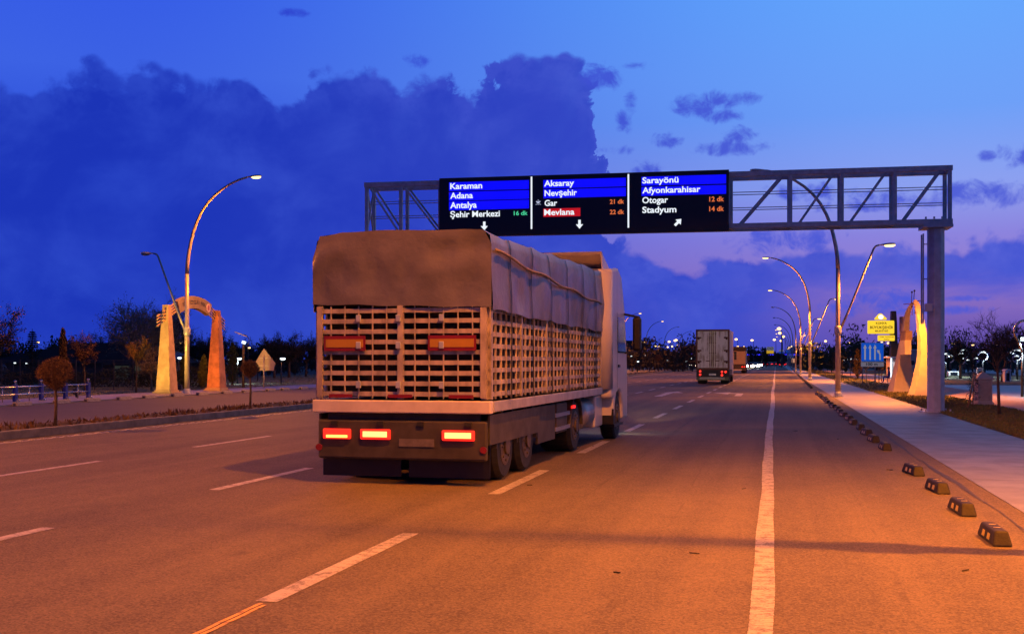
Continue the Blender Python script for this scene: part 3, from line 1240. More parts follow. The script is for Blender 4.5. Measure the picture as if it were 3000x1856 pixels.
def bare_tree(name, label, cat, loc, H, cr, trunk_r, bark, twig, seed, limbs=12, subs=7, twigs=7, trunk_h=None, leaves=0, leaf=.05, group=None, tw=.008, crz=None, up=.5):
    """bare or thin-leaved tree: trunk, limbs and fine twigs filling an ellipsoid"""
    rng = random.Random(seed)
    t = thing(name, label, cat, loc, 0, group)
    th = trunk_h if trunk_h else H * .35
    cz = (H + th) / 2
    rz = crz or (H - th) / 2 * 1.02
    mt = MB()
    top = Vector((rng.uniform(-.1, .1) * cr, rng.uniform(-.1, .1) * cr, th))
    mt.tube([(0, 0, -.05), (top.x * .4, top.y * .4, th * .5), top, (top.x, top.y, th + (H - th) * .35)], [trunk_r * 1.25, trunk_r, trunk_r * .8, trunk_r * .3], 8)
    mc = MB()
    ends = []
    for i in range(limbs):
        s0 = top + Vector((0, 0, (H - th) * .3 * rng.random() ** 1.5)) - Vector((0, 0, th * .1 * rng.random()))
        e = crown_pt(rng, (top.x, top.y, cz), (cr * .85, cr * .85, rz * .85))
        pts = branch(mt, s0, e, trunk_r * .42, trunk_r * .10, rng, 5, .05, 5)
        for j in range(subs):
            q = pts[rng.randint(2, 5)]
            dirv = (e - s0).normalized() * rng.uniform(.2, .9) + Vector((rng.uniform(-1, 1), rng.uniform(-1, 1), rng.uniform(-.3, 1) * up * 2)) * .9
            q2 = q + dirv.normalized() * cr * rng.uniform(.25, .5)
            sp = branch(mc, q, q2, max(tw * 1.6, trunk_r * .12), tw, rng, 3, .08, 3)
            for k in range(twigs):
                a = sp[rng.randint(1, 3)]
                dv = (q2 - q).normalized() * .6 + Vector((rng.uniform(-1, 1), rng.uniform(-1, 1), rng.uniform(-.6, 1.2) * up * 1.6)) * .8
                b = a + dv.normalized() * cr * rng.uniform(.12, .32)
                branch(mc, a, b, tw, tw * .4, rng, 2, .1, 3)
                ends.append((a, b))
    for k in range(leaves):
        a, b = rng.choice(ends)
        p = a.lerp(b, rng.uniform(.2, 1.1)) + Vector((rng.gauss(0, .05), rng.gauss(0, .05), rng.gauss(0, .05))) * cr
        s = leaf * rng.uniform(.5, 1.3)
        u_ = Vector((rng.gauss(0, 1), rng.gauss(0, 1), rng.gauss(0, 1))).normalized()
        v_ = u_.orthogonal().normalized()
        mc.add([p - u_ * s, p + v_ * s * .5, p + u_ * s, p - v_ * s * .5], [(0, 1, 2, 3)])
    mt.build('trunk', bark, t, True)
    mc.build('crown', twig, t)
    return t


def cypress(name, label, loc, H, r, m, seed, group=None, cat='cypress', lean=0.0, n=2600, leaf=.07):
    rng = random.Random(seed)
    t = thing(name, label, cat, loc, 0, group)
    mb = MB()
    mb.tube([(0, 0, -.05), (lean * .3, 0, H * .3), (lean, 0, H * .9)], [r * .22, r * .16, r * .05], 6)
    mb.build('trunk', BARK, t, True)
    mb = MB()
    for k in range(n):
        h = rng.random() ** .85
        wob = 1 + .22 * math.sin(h * 17 + seed) + .15 * math.sin(h * 41 + seed * 2)
        rr = r * wob * (min(1, h * 5 + .35)) * (1 - h ** 3) ** .7
        a = rng.uniform(0, 2 * pi)
        q = rr * (rng.random() ** .4)
        p = Vector((math.cos(a) * q + lean * h, math.sin(a) * q, .12 * H * .5 + h * H * .94))
        s = leaf * rng.uniform(.5, 1.4)
        up = Vector((math.cos(a) * .4 + rng.gauss(0, .3), math.sin(a) * .4 + rng.gauss(0, .3), 1)).normalized()
        sd = up.cross(Vector((rng.gauss(0, 1), rng.gauss(0, 1), .2))).normalized()
        mb.add([p, p + sd * s * .45 + up * s * .5, p + up * s * 1.6, p - sd * s * .45 + up * s * .5], [(0, 1, 2, 3)])
    mb.build('crown', m, t)
    return t


def spruce(name, label, loc, H, r, m, seed, group=None):
    rng = random.Random(seed)
    t = thing(name, label, 'conifer', loc, 0, group)
    mb = MB()
    mb.tube([(0, 0, -.05), (0, 0, H)], [r * .1, .02], 6)
    mb.build('trunk', BARK, t, True)
    mb = MB()
    nl = 22
    for i in range(nl):
        h = .12 + .86 * i / nl
        R_ = r * (1 - h) ** .8 * rng.uniform(.75, 1.15)
        nb = 9
        for k in range(nb):
            a = 2 * pi * (k + rng.random()) / nb
            L = R_ * rng.uniform(.6, 1.1)
            for j in range(16):
                q = (j + .5) / 16 * L
                p = Vector((math.cos(a) * q, math.sin(a) * q, h * H - q * .25 + (q / max(L, .01)) ** 2 * .2 * L))
                s = r * .12 * rng.uniform(.6, 1.3)
                sd = Vector((rng.gauss(0, 1), rng.gauss(0, 1), rng.gauss(0, .5))).normalized()
                fw = Vector((math.cos(a), math.sin(a), -.2))
                mb.add([p, p + sd * s * .6 + fw * s * .3, p + fw * s * 1.2, p - sd * s * .6 + fw * s * .3], [(0, 1, 2, 3)])
    mb.build('crown', m, t)
    return t


def ball_tree(loc, crown_z, cr, label, seed):
    rng = random.Random(seed)
    t = thing('ball_tree', label, 'tree', loc, 0, 'clipped ball trees on the median')
    z0 = crown_z - loc[2]
    mb = MB()
    mb.tube([(0, 0, -.05), (.015, .01, z0 * .5), (0, 0, z0 - cr * .6), (0, 0, z0)], [.042, .034, .032, .02], 8)
    mc = MB()
    base_ = Vector((0, 0, z0 - cr * 1.0))
    for k in range(70):
        a = rng.uniform(0, 2 * pi)
        e = rng.uniform(-.25, 1)
        dv = Vector((math.cos(a) * math.sqrt(max(0, 1 - e * e)), math.sin(a) * math.sqrt(max(0, 1 - e * e)), e))
        tip = Vector((0, 0, z0)) + Vector((dv.x * cr * 1.04, dv.y * cr * 1.04, dv.z * cr * .92)) * rng.uniform(.75, 1)
        pts_ = branch(mb if k < 14 else mc, base_ + Vector((0, 0, rng.uniform(-.05, .12))), tip, .012, .004, rng, 4, .06, 4)
    for k in range(6500):
        dv = Vector((rng.gauss(0, 1), rng.gauss(0, 1), rng.gauss(0, 1))).normalized()
        q = rng.random() ** .28
        rad = cr * (1 + .07 * math.sin(dv.x * 7 + seed) * math.cos(dv.z * 6))
        low = 1 if dv.z > -.35 else .75
        p = Vector((0, 0, z0)) + Vector((dv.x * rad * low, dv.y * rad * low, dv.z * rad * .93)) * q
        L = rng.uniform(.03, .09)
        d2 = (dv + Vector((rng.gauss(0, .6), rng.gauss(0, .6), rng.gauss(0, .6)))).normalized()
        sd = d2.orthogonal().normalized() * .0045
        mc.add([p - sd, p + sd, p + d2 * L], [(0, 1, 2)])
    mb.build('trunk', BARK, t, True)
    mc.build('crown', TWIG_R if seed < 3 else TWIG, t)
    return t


def med(u, v):
    d = F * (CAMH - .21) / (v - HV)
    p = W(u, d)
    return d, p


d, p = med(132, 1014)
ball_tree((p.x, p.y, .2), CAMH - 29 * d / F, 40 * d / F, 'round clipped brown tree on the median at the left edge', 1)
d, p = med(597, 971)
ball_tree((p.x, p.y, .2), CAMH - 18 * d / F, 21 * d / F, 'small round clipped tree on the median in front of the blank sign back', 2)
for i, u in enumerate((1502, 1545, 1588, 1630)):
    y = 118 + i * 55
    ball_tree((XM + .5, y, .2), 2.3, .55, 'far clipped ball tree on the median beyond the cargo truck cab, %s from the cab' % ORD[i], 3 + i)

# left park trees
bare_tree('leafy_tree', 'rust brown tree cut by the left edge of the photo', 'tree', W(-5, 62), 5.0, 1.7, .09, BARK, TWIG_R, 11, 12, 8, 8, 2.0, 1800, .06)
spruce('spruce', 'dark spruce left of the brown column tree', W(77, 92), 4.4, 1.3, NEEDLE, 12)
cypress('column_tree', 'tall narrow brown column tree rising over the dark roof', W(150, 64), 3.55, .26, CYPR_B, 13, n=3200)
bare_tree('leafy_tree', 'small brown tree between the brown column tree and the big grey tree', 'tree', W(203, 66), 3.45, .95, .06, BARK, TWIG_R, 14, 10, 8, 8, 1.2, 1200, .05)
bare_tree('bare_tree', 'largest grey bare tree left of the sandstone arch', 'tree', W(340, 84), 6.5, 3.0, .2, BARK_G, TWIG_G, 15, 24, 12, 11, 1.7, 9000, .06, tw=.011)
bare_tree('bare_tree', 'grey bare tree right behind the left arch pillar', 'tree', W(408, 92), 6.5, 2.0, .16, BARK_G, TWIG_D, 16, 18, 11, 10, 2.0, 5000, .06, tw=.010)
bare_tree('leafy_tree', 'slim rust red tree with a straight trunk before the big grey tree', 'tree', W(325, 63), 3.1, .78, .045, BARK, TWIG_R, 17, 12, 8, 9, 1.65, 900, .04)
bare_tree('shrub_tree', 'pale grey crooked tree beside the left arch pillar', 'tree', W(362, 68), 2.6, .95, .06, BARK_G, mat('pale_twigs', (.13, .12, .09), .9, var=.2), 18, 10, 8, 8, .8, 900, .045)
cypress('cypress', 'dark green narrow cypress right of the left arch pillar', W(438, 72), 2.05, .2, CYPR, 19, 'slim cypresses under the arch')
cypress('cypress', 'yellow green leaning cypress right of the arch lamp pole', W(482, 72), 2.1, .26, CYPR_Y, 20, 'slim cypresses under the arch', lean=.15)
cypress('cypress', 'tall pale lit cypress right of the sandstone arch', W(555, 84), 3.1, .42, CYPR, 21, 'slim cypresses under the arch')
bg_pos = [(445, 120, 5.0), (478, 112, 4.6), (505, 130, 5.4), (575, 125, 4.4), (655, 118, 4.4), (690, 122, 4.9), (730, 130, 5.0), (625, 140, 4.2), (255, 108, 4.6), (215, 118, 4.2), (20, 110, 3.9), (120, 122, 3.8)]
for i, (u, dd, h) in enumerate(bg_pos):
    lab = 'dark bare park tree %s' % ['just right of the left arch pillar', 'seen between the arch pillars', 'left of the right arch pillar', 'behind the pale lit cypress', 'behind the blank sign back',
        'right of the blank sign back', 'partly behind the cargo truck', 'behind the hooded park lamp', 'left of the largest grey tree', 'above the right slope of the dark roof', 'near the left edge', 'right of the dark spruce'][i]
    if i == 0:
        proto = bare_tree('background_tree', lab, 'tree', W(u, dd), 5.0, 2.1, .13, BARK, TWIG_D, 30, 14, 10, 9, 1.5, 4200, .08, 'dark trees behind the park', tw=.013)
        o = proto
    else:
        o = dup(proto)
        o['label'] = lab
        o.location = W(u, dd)
    o.rotation_euler = (0, 0, i * 1.3)
    s = h / 5.0
    o.scale = (s * (1 + .1 * math.sin(i * 3)), s, s)


# far woods: ragged dark masses
def wood(name, u0, u1, d0, d1, h0, h1, n, seed, label, m=TWIG_D):
    rng = random.Random(seed)
    mb = MB()
    for k in range(n):
        u = rng.uniform(u0, u1)
        dd = rng.uniform(d0, d1)
        c = W(u, dd)
        H = rng.uniform(h0, h1) * (1 + .25 * math.sin(u * .05))
        w_ = H * rng.uniform(.3, .5)
        mb.tube([c, c + Vector((0, 0, H * .6))], [.12, .05], 4, False)
        for j in range(150):
            p = c + Vector((rng.gauss(0, .5) * w_, rng.gauss(0, .5) * w_, H * (.08 + .92 * rng.random() ** .8)))
            s = rng.uniform(.1, .38) * (dd / 150)
            a_ = Vector((rng.gauss(0, .5), rng.gauss(0, .5), rng.gauss(0, 1))).normalized()
            b_ = a_.orthogonal().normalized()
            mb.add([p - a_ * s, p + b_ * s * .35, p + a_ * s, p - b_ * s * .35], [(0, 1, 2, 3)])
    tag(mb.build(name, m), label, 'wood', kind='stuff')


wood('far_wood', -100, 760, 135, 210, 2.2, 4.4, 150, 41, 'dark far wood behind the park on the left')
wood('far_wood', 1380, 1680, 190, 360, 2.5, 6.0, 90, 42, 'dark far wood between the cargo truck and the box truck')
wood('far_wood', 1920, 2500, 170, 330, 3.0, 6.5, 150, 43, 'dark far wood behind the plaza on the right', NEEDLE)
wood('far_wood', 1780, 1925, 520, 700, 4, 9, 40, 44, 'hazy far wood at the end of the road')

# ------------------------------------------------------------------ left: building, mesh fence, arch
bd = thing('park_building', 'dark low building with a wide hipped roof behind the left railing', 'building', W(215, 104), YAW + R(6))
mb = MB()
mb.box(-7.2, 7.6, 0, 9, -.1, 1.62)
mb.build('wall', WALLD, bd)
mb = MB()
mb.prism([(-8.2, 0, 1.62), (8.6, 0, 1.62), (8.0, 0, 1.95), (4.4, 0, 3.45), (-1.2, 0, 3.45), (-3.4, 0, 2.95), (-8.0, 0, 1.95)], (0, -1.0, 0), (0, 9.6, 0))
mb.build('roof', ROOFD, bd)
for x0, x1 in ((2.2, 3.5), (4.0, 4.8), (5.4, 6.2)):
    mb = MB()
    mb.box(x0, x1, -.03, -.004, .1, 1.35)
    wn = mb.build('window', WINLIT, bd)
    mb = MB()
    for x in (x0 - .04, (x0 + x1) / 2 - .02, x1):
        mb.box(x, x + .05, -.07, -.032, .05, 1.42)
    mb.box(x0, x1, -.065, -.034, 1.35, 1.42)
    mb.build('frame', BLACK, wn)
mb = MB()
mb.box(1.2, 7.6, -.9, -.8, 1.45, 1.6)
for x in (1.25, 3.75, 5.1, 7.5):
    mb.box(x - .07, x + .07, -.88, -.76, -.1, 1.45)
mb.build('porch_frame', WALLD, bd)

mf = thing('mesh_fence', 'tall dark mesh fence behind the left railing', 'fence', W(-40, 70), YAW + R(-10))
mb = MB()
for k in range(9):
    mb.tube([(k * 1.25, 0, 0), (k * 1.25, 0, 1.85)], .03, 6)
mb.build('posts', BLACK, mf)
mb = MB()
for z in (.05, .75, 1.3, 1.83):
    mb.tube([(0, 0, z), (10, 0, z)], .014, 5)
for k in range(130):
    mb.bar((k * 10 / 130, 0, .05), (k * 10 / 130, 0, 1.83), .006)
mb.build('mesh', mat('fence_wire', (.03, .04, .07), .5, .4, .1), mf)
mb = MB()
rng = random.Random(77)
hd = thing('clipped_hedge', 'long dark hedge behind the left pavement', 'hedge', W(-60, 78), YAW + R(-8))
for k in range(11000):
    x = rng.uniform(0, 17.5)
    z = rng.uniform(.0, 1.0) ** .8 * (1.15 + .18 * math.sin(x * 1.3) + .1 * math.sin(x * 4.1))
    p = Vector((x, rng.uniform(-.5, .5), z))
    s = rng.uniform(.04, .10)
    a_ = Vector((rng.gauss(0, 1), rng.gauss(0, 1), rng.gauss(0, 1))).normalized()
    b_ = a_.orthogonal().normalized()
    mb.add([p - a_ * s, p + b_ * s * .5, p + a_ * s, p - b_ * s * .5], [(0, 1, 2, 3)])
mb.build('foliage', mat('hedge_leaves', (.018, .028, .016), .85, var=.3), hd)
mb = MB()
for k in range(24):
    mb.tube([(.4 + k * .72, 0, 0), (.4 + k * .72, 0, .7)], .02, 5)
mb.build('stems', BARK, hd)

# sandstone arch, facing the road
AX = -31.75
arch = thing('stone_arch', 'sandstone gateway of two tapered pillars and a curved lettered beam on the left pavement', 'arch', (AX, 0, .06))
YA, YB = W(403, 60.6).y, W(522, 66.0).y


def pillar(y, H, m, name='pillar'):
    mb = MB()
    b, t_ = .42, .17
    vs = [(-b, y - b, .16), (b, y - b, .16), (b, y + b, .16), (-b, y + b, .16), (-t_, y - t_, H), (t_, y - t_, H), (t_, y + t_, H), (-t_, y + t_, H)]
    mb.add(vs, [(3, 2, 1, 0), (4, 5, 6, 7), (0, 1, 5, 4), (1, 2, 6, 5), (2, 3, 7, 6), (3, 0, 4, 7)])
    p = mb.build(name, m, arch, bevel=.02)
    mb = MB()
    mb.box(-.56, .56, y - .56, y + .56, 0, .07)
    mb.box(-.47, .47, y - .47, y + .47, .07, .158)
    mb.build('plinth', STONE, p, bevel=.01)


pillar(YA, 4.72, STONE)
pillar(YB, 4.66, STONE_R)
ym = (YA + YB) / 2
R0, R1 = 4.94, 4.24
zc = 5.34 - R0
th0 = math.asin(1.92 / R0)
N = 20
mb = MB()
poly = [(0, ym + R0 * math.sin(-th0 + 2 * th0 * i / N), zc + R0 * math.cos(-th0 + 2 * th0 * i / N)) for i in range(N + 1)]
poly += [(0, ym + R1 * math.sin(th0 - 2 * th0 * i / N), zc + R1 * math.cos(th0 - 2 * th0 * i / N)) for i in range(N + 1)]
mb.prism(poly, (-.16, 0, 0), (.16, 0, 0))
beam = mb.build('beam', mat('arch_beam_stone', (.25, .22, .19), .8, var=.15, scale=2.5, bump=.2), arch, bevel=.015)
# raised letters following the curve
txt = 'TÜRK YILDIZLARI PARKI'
tm = text_mesh('H')
caph = max(v.co.y for v in tm.vertices)
Rm = (R0 + R1) / 2 - .08
mbv, mbf = [], []
for i, ch in enumerate(txt):
    if ch == ' ': continue
    me = text_mesh(ch, .03)
    xs_ = [v.co.x for v in me.vertices]
    if not xs_: continue
    mx = (min(xs_) + max(xs_)) / 2
    k = .19 / caph
    th = -.30 + .56 * i / (len(txt) - 1)
    base_i = len(mbv)
    for v in me.vertices:
        lx_, lz_ = (v.co.x - mx) * k * .8, v.co.y * k
        rr = Rm + lz_
        a = th + lx_ / Rm
        mbv.append((.168, ym + rr * math.sin(a), zc + rr * math.cos(a)))
    mbf += [tuple(base_i + q for q in pl.vertices) for pl in me.polygons]
mb = MB()
mb.add(mbv, mbf)
mb.build('lettering', DARKTXT, beam)
mb = MB()
cc = (.205, ym + (R0 + R1) / 2 * math.sin(.325), zc + (R0 + R1) / 2 * math.cos(.325))
mb.prism([(0, cc[1] + .24 * math.cos(2 * pi * k / 24), cc[2] + .24 * math.sin(2 * pi * k / 24)) for k in range(24)], (.163, 0, 0), (.185, 0, 0))
em = mb.build('round_emblem', mat('emblem_white', (.6, .5, .5), .5, var=.1), beam)
mb = MB()
mb.prism([(0, cc[1] + .1 * math.cos(2 * pi * k / 12), cc[2] + .16 * math.sin(2 * pi * k / 12)) for k in range(12)], (.187, 0, 0), (.192, 0, 0))
mb.build('emblem_mark', mat('emblem_red', (.35, .12, .1), .5, var=.1), em)
for sgn, yp in ((-1, YA), (1, YB)):
    for k in range(4):
        mb = MB()
        o_ = -.25 + k * .17
        a0 = Vector((0, ym + sgn * 1.80, 4.66 + o_))
        a1 = a0 + Vector((0, sgn * 1.95, -.85))
        mb.bar(a0, a1, .09, .045, (0, 0, 1))
        mb.build('bracket_slat', STONE, arch)

# low floodlights that light the pillars
for i, (fy, ty, lab) in enumerate(((YA - 7.5, YA, 'low floodlight on the grass aimed at the left arch pillar'), (YA + 1.9, YB, 'low floodlight between the arch pillars aimed at the right one'))):
    fl_ = thing('floodlight', lab, 'floodlight', (AX - .35, fy, .02))
    mb = MB()
    mb.box(-.16, .16, -.10, .08, .18, .42)
    mb.build('housing', BLACK, fl_, bevel=.02)
    mb = MB()
    mb.box(-.13, .13, .0805, .086, .21, .39)
    mb.build('lens', LENS_ON, fl_)
    mb = MB()
    mb.box(-.05, .05, -.05, .05, -.02, .18)
    mb.build('stand', BLACK, fl_)
    dv = Vector((.35, ty - fy - .3, 2.3))
    sp = add_spot(fl_, (0, .12, .32), 5200 if i == 0 else 700, (1, .50, .06) if i == 0 else SODIUM, 46 if i == 0 else 92, .6, .08)
    sp.rotation_euler = dv.to_track_quat('-Z', 'Y').to_euler()
# blank sign back
sb = thing('road_sign', 'blank grey back of a pointed road sign on a post, right of the arch', 'sign', W(630, 74), YAW)
k_ = 74 / F
poly = [((u - 630) * k_, 0, CAMH + (HV - v) * k_) for u, v in ((630, 831), (657, 866), (653, 884), (614, 884), (606, 869))]
mb = MB()
mb.prism(poly, (0, 0, 0), (0, .03, 0))
mb.build('panel', SHEET, sb)
mb = MB()
mb.tube([(0, -.04, 0), (0, -.04, CAMH + 14 * k_)], .05, 8)
mb.build('post', POLE, sb, True)
mb = MB()
for z in (1.45, 1.95):
    mb.box(-.3, .3, -.035, -.004, z, z + .05)
mb.build('bracket', GALV2, sb)


# park lamps (white) ------------------------------------------------------
def park_lamp(loc, h, label, group, pt=0, r=.13, warm=False):
    t = thing('park_lamp', label, 'park lamp', loc, YAW, group)
    mb = MB()
    mb.tube([(0, 0, 0), (0, 0, h)], [.045, .03], 6)
    mb.build('pole', BLACK, t, True)
    mb = MB()
    mb.ball((.12, 0, h - .02), (r * 1.5, r, r * .75), 10, 6)
    l_ = mb.build('lamp_glass', WARM_ON if warm else WHITE_ON, t, True)
    mb = MB()
    mb.ball((.10, 0, h + r * .5), (r * 1.7, r * 1.1, r * .35), 10, 5)
    mb.build('hood', BLACK, t, True)
    if pt:
        add_spot(t, (.12, 0, h - r - .05), pt, (.75, .92, 1.0), 165, .3, .1)
    return t


pl = [(426, 853, 95, 0, 'behind the left arch pillar'), (544, 857, 110, 0, 'right of the right arch pillar'), (567, 855, 88, 250, 'under the pale lit cypress'), (615, 854, 100, 0, 'at the left corner of the blank sign back'),
      (671, 855, 84, 0, 'left of the cargo truck'), (32, 865, 95, 0, 'low at the left edge'), (60, 866, 96, 0, 'low beneath the dark spruce'), (230, 838, 120, 0, 'above the dark roof'), (510, 859, 120, 0, 'left of the right arch pillar')]
for u, v, dd, pt, lab in pl:
    p = W(u, dd)
    park_lamp(p, CAMH + (HV - v) * dd / F, 'white park lamp ' + lab, 'white park lamps on the left', pt, .14 if u in (567, 671, 426) else .07)
for u, v, dd, lab in ((476, 831, 115, 'between the arch pillars'), (592, 829, 112, 'right beside the hooded park lamp'), (88, 816, 110, 'in front of the dark spruce'), (428, 817.5, 118, 'left of the arch pillar top')):
    park_lamp(W(u, dd), CAMH + (HV - v) * dd / F, 'small amber lamp ' + lab, 'amber lamps on the left', 0, .09, True)
# hooded park lamp
hl = thing('hooded_lamp', 'tall post lamp with a large disc hood right of the sandstone arch', 'park lamp', W(581, 73), YAW)
mb = MB()
mb.tube([(0, 0, 0), (0, 0, 2.9)], [.09, .07], 8)
mb.build('post', BARK, hl, True)
mb = MB()
mb.tube([(.0, 0, 2.9), (.05, 0, 3.05)], [.12, .13], 10)
mb.build('lamp_glass', WHITE_ON, hl)
mb = MB()
mb.tube([(.1, 0, 2.6), (.35, 0, 2.9), (.36, 0, 3.2), (.2, 0, 3.42), (0, 0, 3.48)], .03, 6)
mb.build('hood_arm', BLACK, hl, True)
mb = MB()
dsk = [(-.15 + .42 * math.cos(2 * pi * k / 16), .3 * math.sin(2 * pi * k / 16), 3.48 + .16 * -math.cos(2 * pi * k / 16)) for k in range(16)]
mb.prism(dsk, (0, 0, 0), (0, 0, .05))
mb.build('disc_hood', GALV2, hl)


# ------------------------------------------------------------------ trucks
from mathutils import noise as mnoise
CANVAS = mat('grey_canvas', (.15, .14, .14), .36, var=.14, scale=1.6, bump=.35, bscale=9)
SLAT = mat('dirty_white_rails', (.48, .42, .36), .55, var=.28, scale=4, stretch=(1, 1, .4))
CABW = mat('white_cab_paint', (.62, .60, .57), .32, var=.07, scale=2, stretch=(1, 1, .3))
DIRTY = mat('dirty_grey_panel', (.06, .05, .04), .75, var=.22, scale=3)
CHASS = mat('chassis_black', (.020, .018, .016), .7, var=.2, scale=5)
LOAD = mat('dark_load', (.05, .042, .036), .9, var=.35, scale=2.2)
RIM = mat('wheel_rim', (.10, .075, .045), .6, .2, .2, 8)
TANK = mat('aluminium_tank', (.36, .35, .36), .4, .6, .1, 4)
REDREF = mat('red_reflective', (.20, .012, .01), .4, var=.06)
YELREF = mat('yellow_reflective', (.42, .22, .01), .35, var=.06, emit=(.7, .3, .0), estr=.0)


def wheels(t, ylist, x, r, w=.28, twin=False):
    for y in ylist:
        for s in (-1, 1):
            mb = MB()
            xo = s * x
            mb.wheel(xo - s * (w * (2.1 if twin else 1)), xo, y, r, r, 24)
            wh = mb.build('wheel', TYRE, t)
            mb = MB()
            mb.wheel(xo - s * .02, xo + s * .012, y, r, r * .58, 18)
            mb.wheel(xo + s * .012, xo + s * .05, y, r, r * .25, 12)
            for k in range(8):
                a = 2 * pi * k / 8
                mb.wheel(xo + s * .012, xo + s * .03, y + r * .42 * math.cos(a), r + r * .42 * math.sin(a), r * .045, 6)
            mb.build('rim', RIM, wh)


def rad_lerp(a, b, t):
    return a + (b - a) * t


rc = G(1165, 1163)       # rear right ground corner of the cargo truck
TROT = R(-1.2)
trk = thing('cargo_truck', 'large cargo truck with a grey tarpaulin over white slatted sides, nearest the camera', 'truck',
            (rc.x - 1.28 * math.cos(TROT), rc.y - 1.28 * math.sin(TROT), 0), TROT)
HW = 1.31
LEN = 9.05
# tarpaulin: lofted, wrinkled sheet over hoops
mb = MB()
ny, ns_ = 64, 40


def tarp_pt(i, j):
    y = -.03 + (LEN + .03) * i / ny
    s = j / ns_
    top = 3.53 + .02 * y
    prof = [(HW + .03, 2.46 - .008 * y), (HW + .035, 2.9), (HW + .02, top - .07), (HW - .07, top + .03), (HW - .5, top + .065), (0, top + .08)]
    seg = [0, .18, .38, .44, .55, 1.0]
    q = s * 2 if s <= .5 else (1 - s) * 2
    for k in range(5):
        if q <= seg[k + 1] + 1e-9:
            f = (q - seg[k]) / (seg[k + 1] - seg[k])
            x = rad_lerp(prof[k][0], prof[k + 1][0], f)
            z = rad_lerp(prof[k][1], prof[k + 1][1], f)
            break
    sag = -.05 * abs(math.sin(pi * y / 1.5)) * min(1, q * 1.3)
    n_ = mnoise.noise(Vector((x * 1.3 + (9 if s > .5 else 0), y * .9, z * 1.1)))
    n2_ = mnoise.noise(Vector((x * 4 + 3, y * 2.2, z * 2.2 + (5 if s > .5 else 0))))
    sg = 1 if s <= .5 else -1
    dx = (n_ * .05 + n2_ * .03) * (1 if q < .45 else .2)
    dz = (n_ * .03 + n2_ * .012) * (1 if q > .35 else .3)
    if q < .02:
        dz += .012 * math.sin(y * 2.1) + .01 * math.sin(y * 5.3)
    return (sg * (x + dx), y, z + sag * (1 if q > .4 else 0) + dz)


g_ = [tarp_pt(i, j) for i in range(ny + 1) for j in range(ns_ + 1)]
w_ = ns_ + 1
mb.add(g_, [(i * w_ + j, i * w_ + j + 1, (i + 1) * w_ + j + 1, (i + 1) * w_ + j) for i in range(ny) for j in range(ns_)])
# rear curtain and front curtain
for yy_, flip in ((0, False), (ny, True)):
    edge_ = [tarp_pt(yy_, j) for j in range(ns_ + 1)]
    rows = []
    nr = 14
    for r_ in range(nr + 1):
        row = []
        for j in range(25):
            fx_ = j / 24
            x = HW * 1.02 - fx_ * 2 * HW * 1.02
            # top edge height at this x
            best = min(edge_[6:-6], key=lambda p: abs(p[0] - x))
            zt = best[2]
            zb = 2.50 + .07 * fx_ + .008 * math.sin(fx_ * 19)
            z = zt + (zb - zt) * r_ / nr
            dy = .07 * mnoise.noise(Vector((x * 1.4, 7, z * 2.0))) + .03 * mnoise.noise(Vector((x * 4, 3, z * 3)))
            dy *= min(1, r_ / 3) * (1 if yy_ == 0 else 0)
            if j in (0, 24): dy *= .2
            row.append((x, best[1] - .0 + dy, z))
        rows.append(row)
    mb.add([p for r_ in rows for p in r_], [(a * 25 + b, a * 25 + b + 1, (a + 1) * 25 + b + 1, (a + 1) * 25 + b) for a in range(nr) for b in range(24)])
trp = mb.build('tarpaulin', CANVAS, trk, True)
mb = MB()
mb.tube([(HW + .07, .05 + i * .36, 3.30 - .34 * (i / 24) ** .8 + .025 * math.sin(i * .9)) for i in range(25)], .020, 6)
mb.build('rope', mat('tarp_rope', (.30, .24, .17), .8, var=.15, scale=20), trp, True)
STRAPM = mat('dark_strap', (.05, .045, .04), .7, var=.2, scale=12)
for i_ in (7, 17, 27, 37, 47, 57):
    mb = MB()
    rib = []
    for j in range(ns_ + 1):
        p = Vector(tarp_pt(i_, j))
        c_ = Vector((0, p.y, 2.6))
        n_ = (p - c_).normalized() * .016
        rib.append((p + n_ + Vector((0, -.028, 0)), p + n_ + Vector((0, .028, 0))))
    for a_, b_ in zip(rib[:-1], rib[1:]):
        mb.quad(a_[0], a_[1], b_[1], b_[0])
    for j in (0, ns_):
        e_ = Vector(tarp_pt(i_, j))
        s_ = 1 if e_.x > 0 else -1
        mb.bar((e_.x + s_ * .02, e_.y, e_.z), (s_ * (HW + .06), e_.y, 1.2), .012, .04)
    mb.build('strap', STRAPM, trp)
mb = MB()
mb.box(-HW + .12, HW - .12, .16, LEN - .1, 1.24, 2.75)
mb.build('load', LOAD, trk)
# slatted sides
DZ0, DZ1 = 1.22, 2.50


def gate(along_y, fixed, a, b, nz, step):
    mb = MB()
    for k in range(nz):
        z = DZ0 + .07 + k * (DZ1 - DZ0 - .1) / (nz - 1)
        if along_y: mb.box(fixed - .018, fixed + .018, a, b, z - .032, z + .032)
        else: mb.box(a, b, fixed - .018, fixed + .018, z - .032, z + .032)
    n = int((b - a) / step)
    for k in range(n + 1):
        p = a + (b - a) * k / n
        big = k % 6 == 0
        w = .042 if big else .006
        p = min(max(p, a + w), b - w)
        if along_y: mb.box(fixed - (.03 if big else .012) + .004, fixed + (.034 if big else .026), p - w, p + w, DZ0, DZ1 + .04)
        else: mb.box(p - w, p + w, fixed - (.034 if big else .026), fixed + (.03 if big else .012) - .004, DZ0, DZ1 + .04)
    return mb


gate(False, .0, -HW + .04, HW - .04, 9, .20).build('tailgate', SLAT, trk)
gate(True, HW - .025, .03, LEN - .02, 8, .30).build('side_gate', SLAT, trk)
gate(True, -HW + .025, .03, LEN - .02, 8, .30).build('side_gate', SLAT, trk)
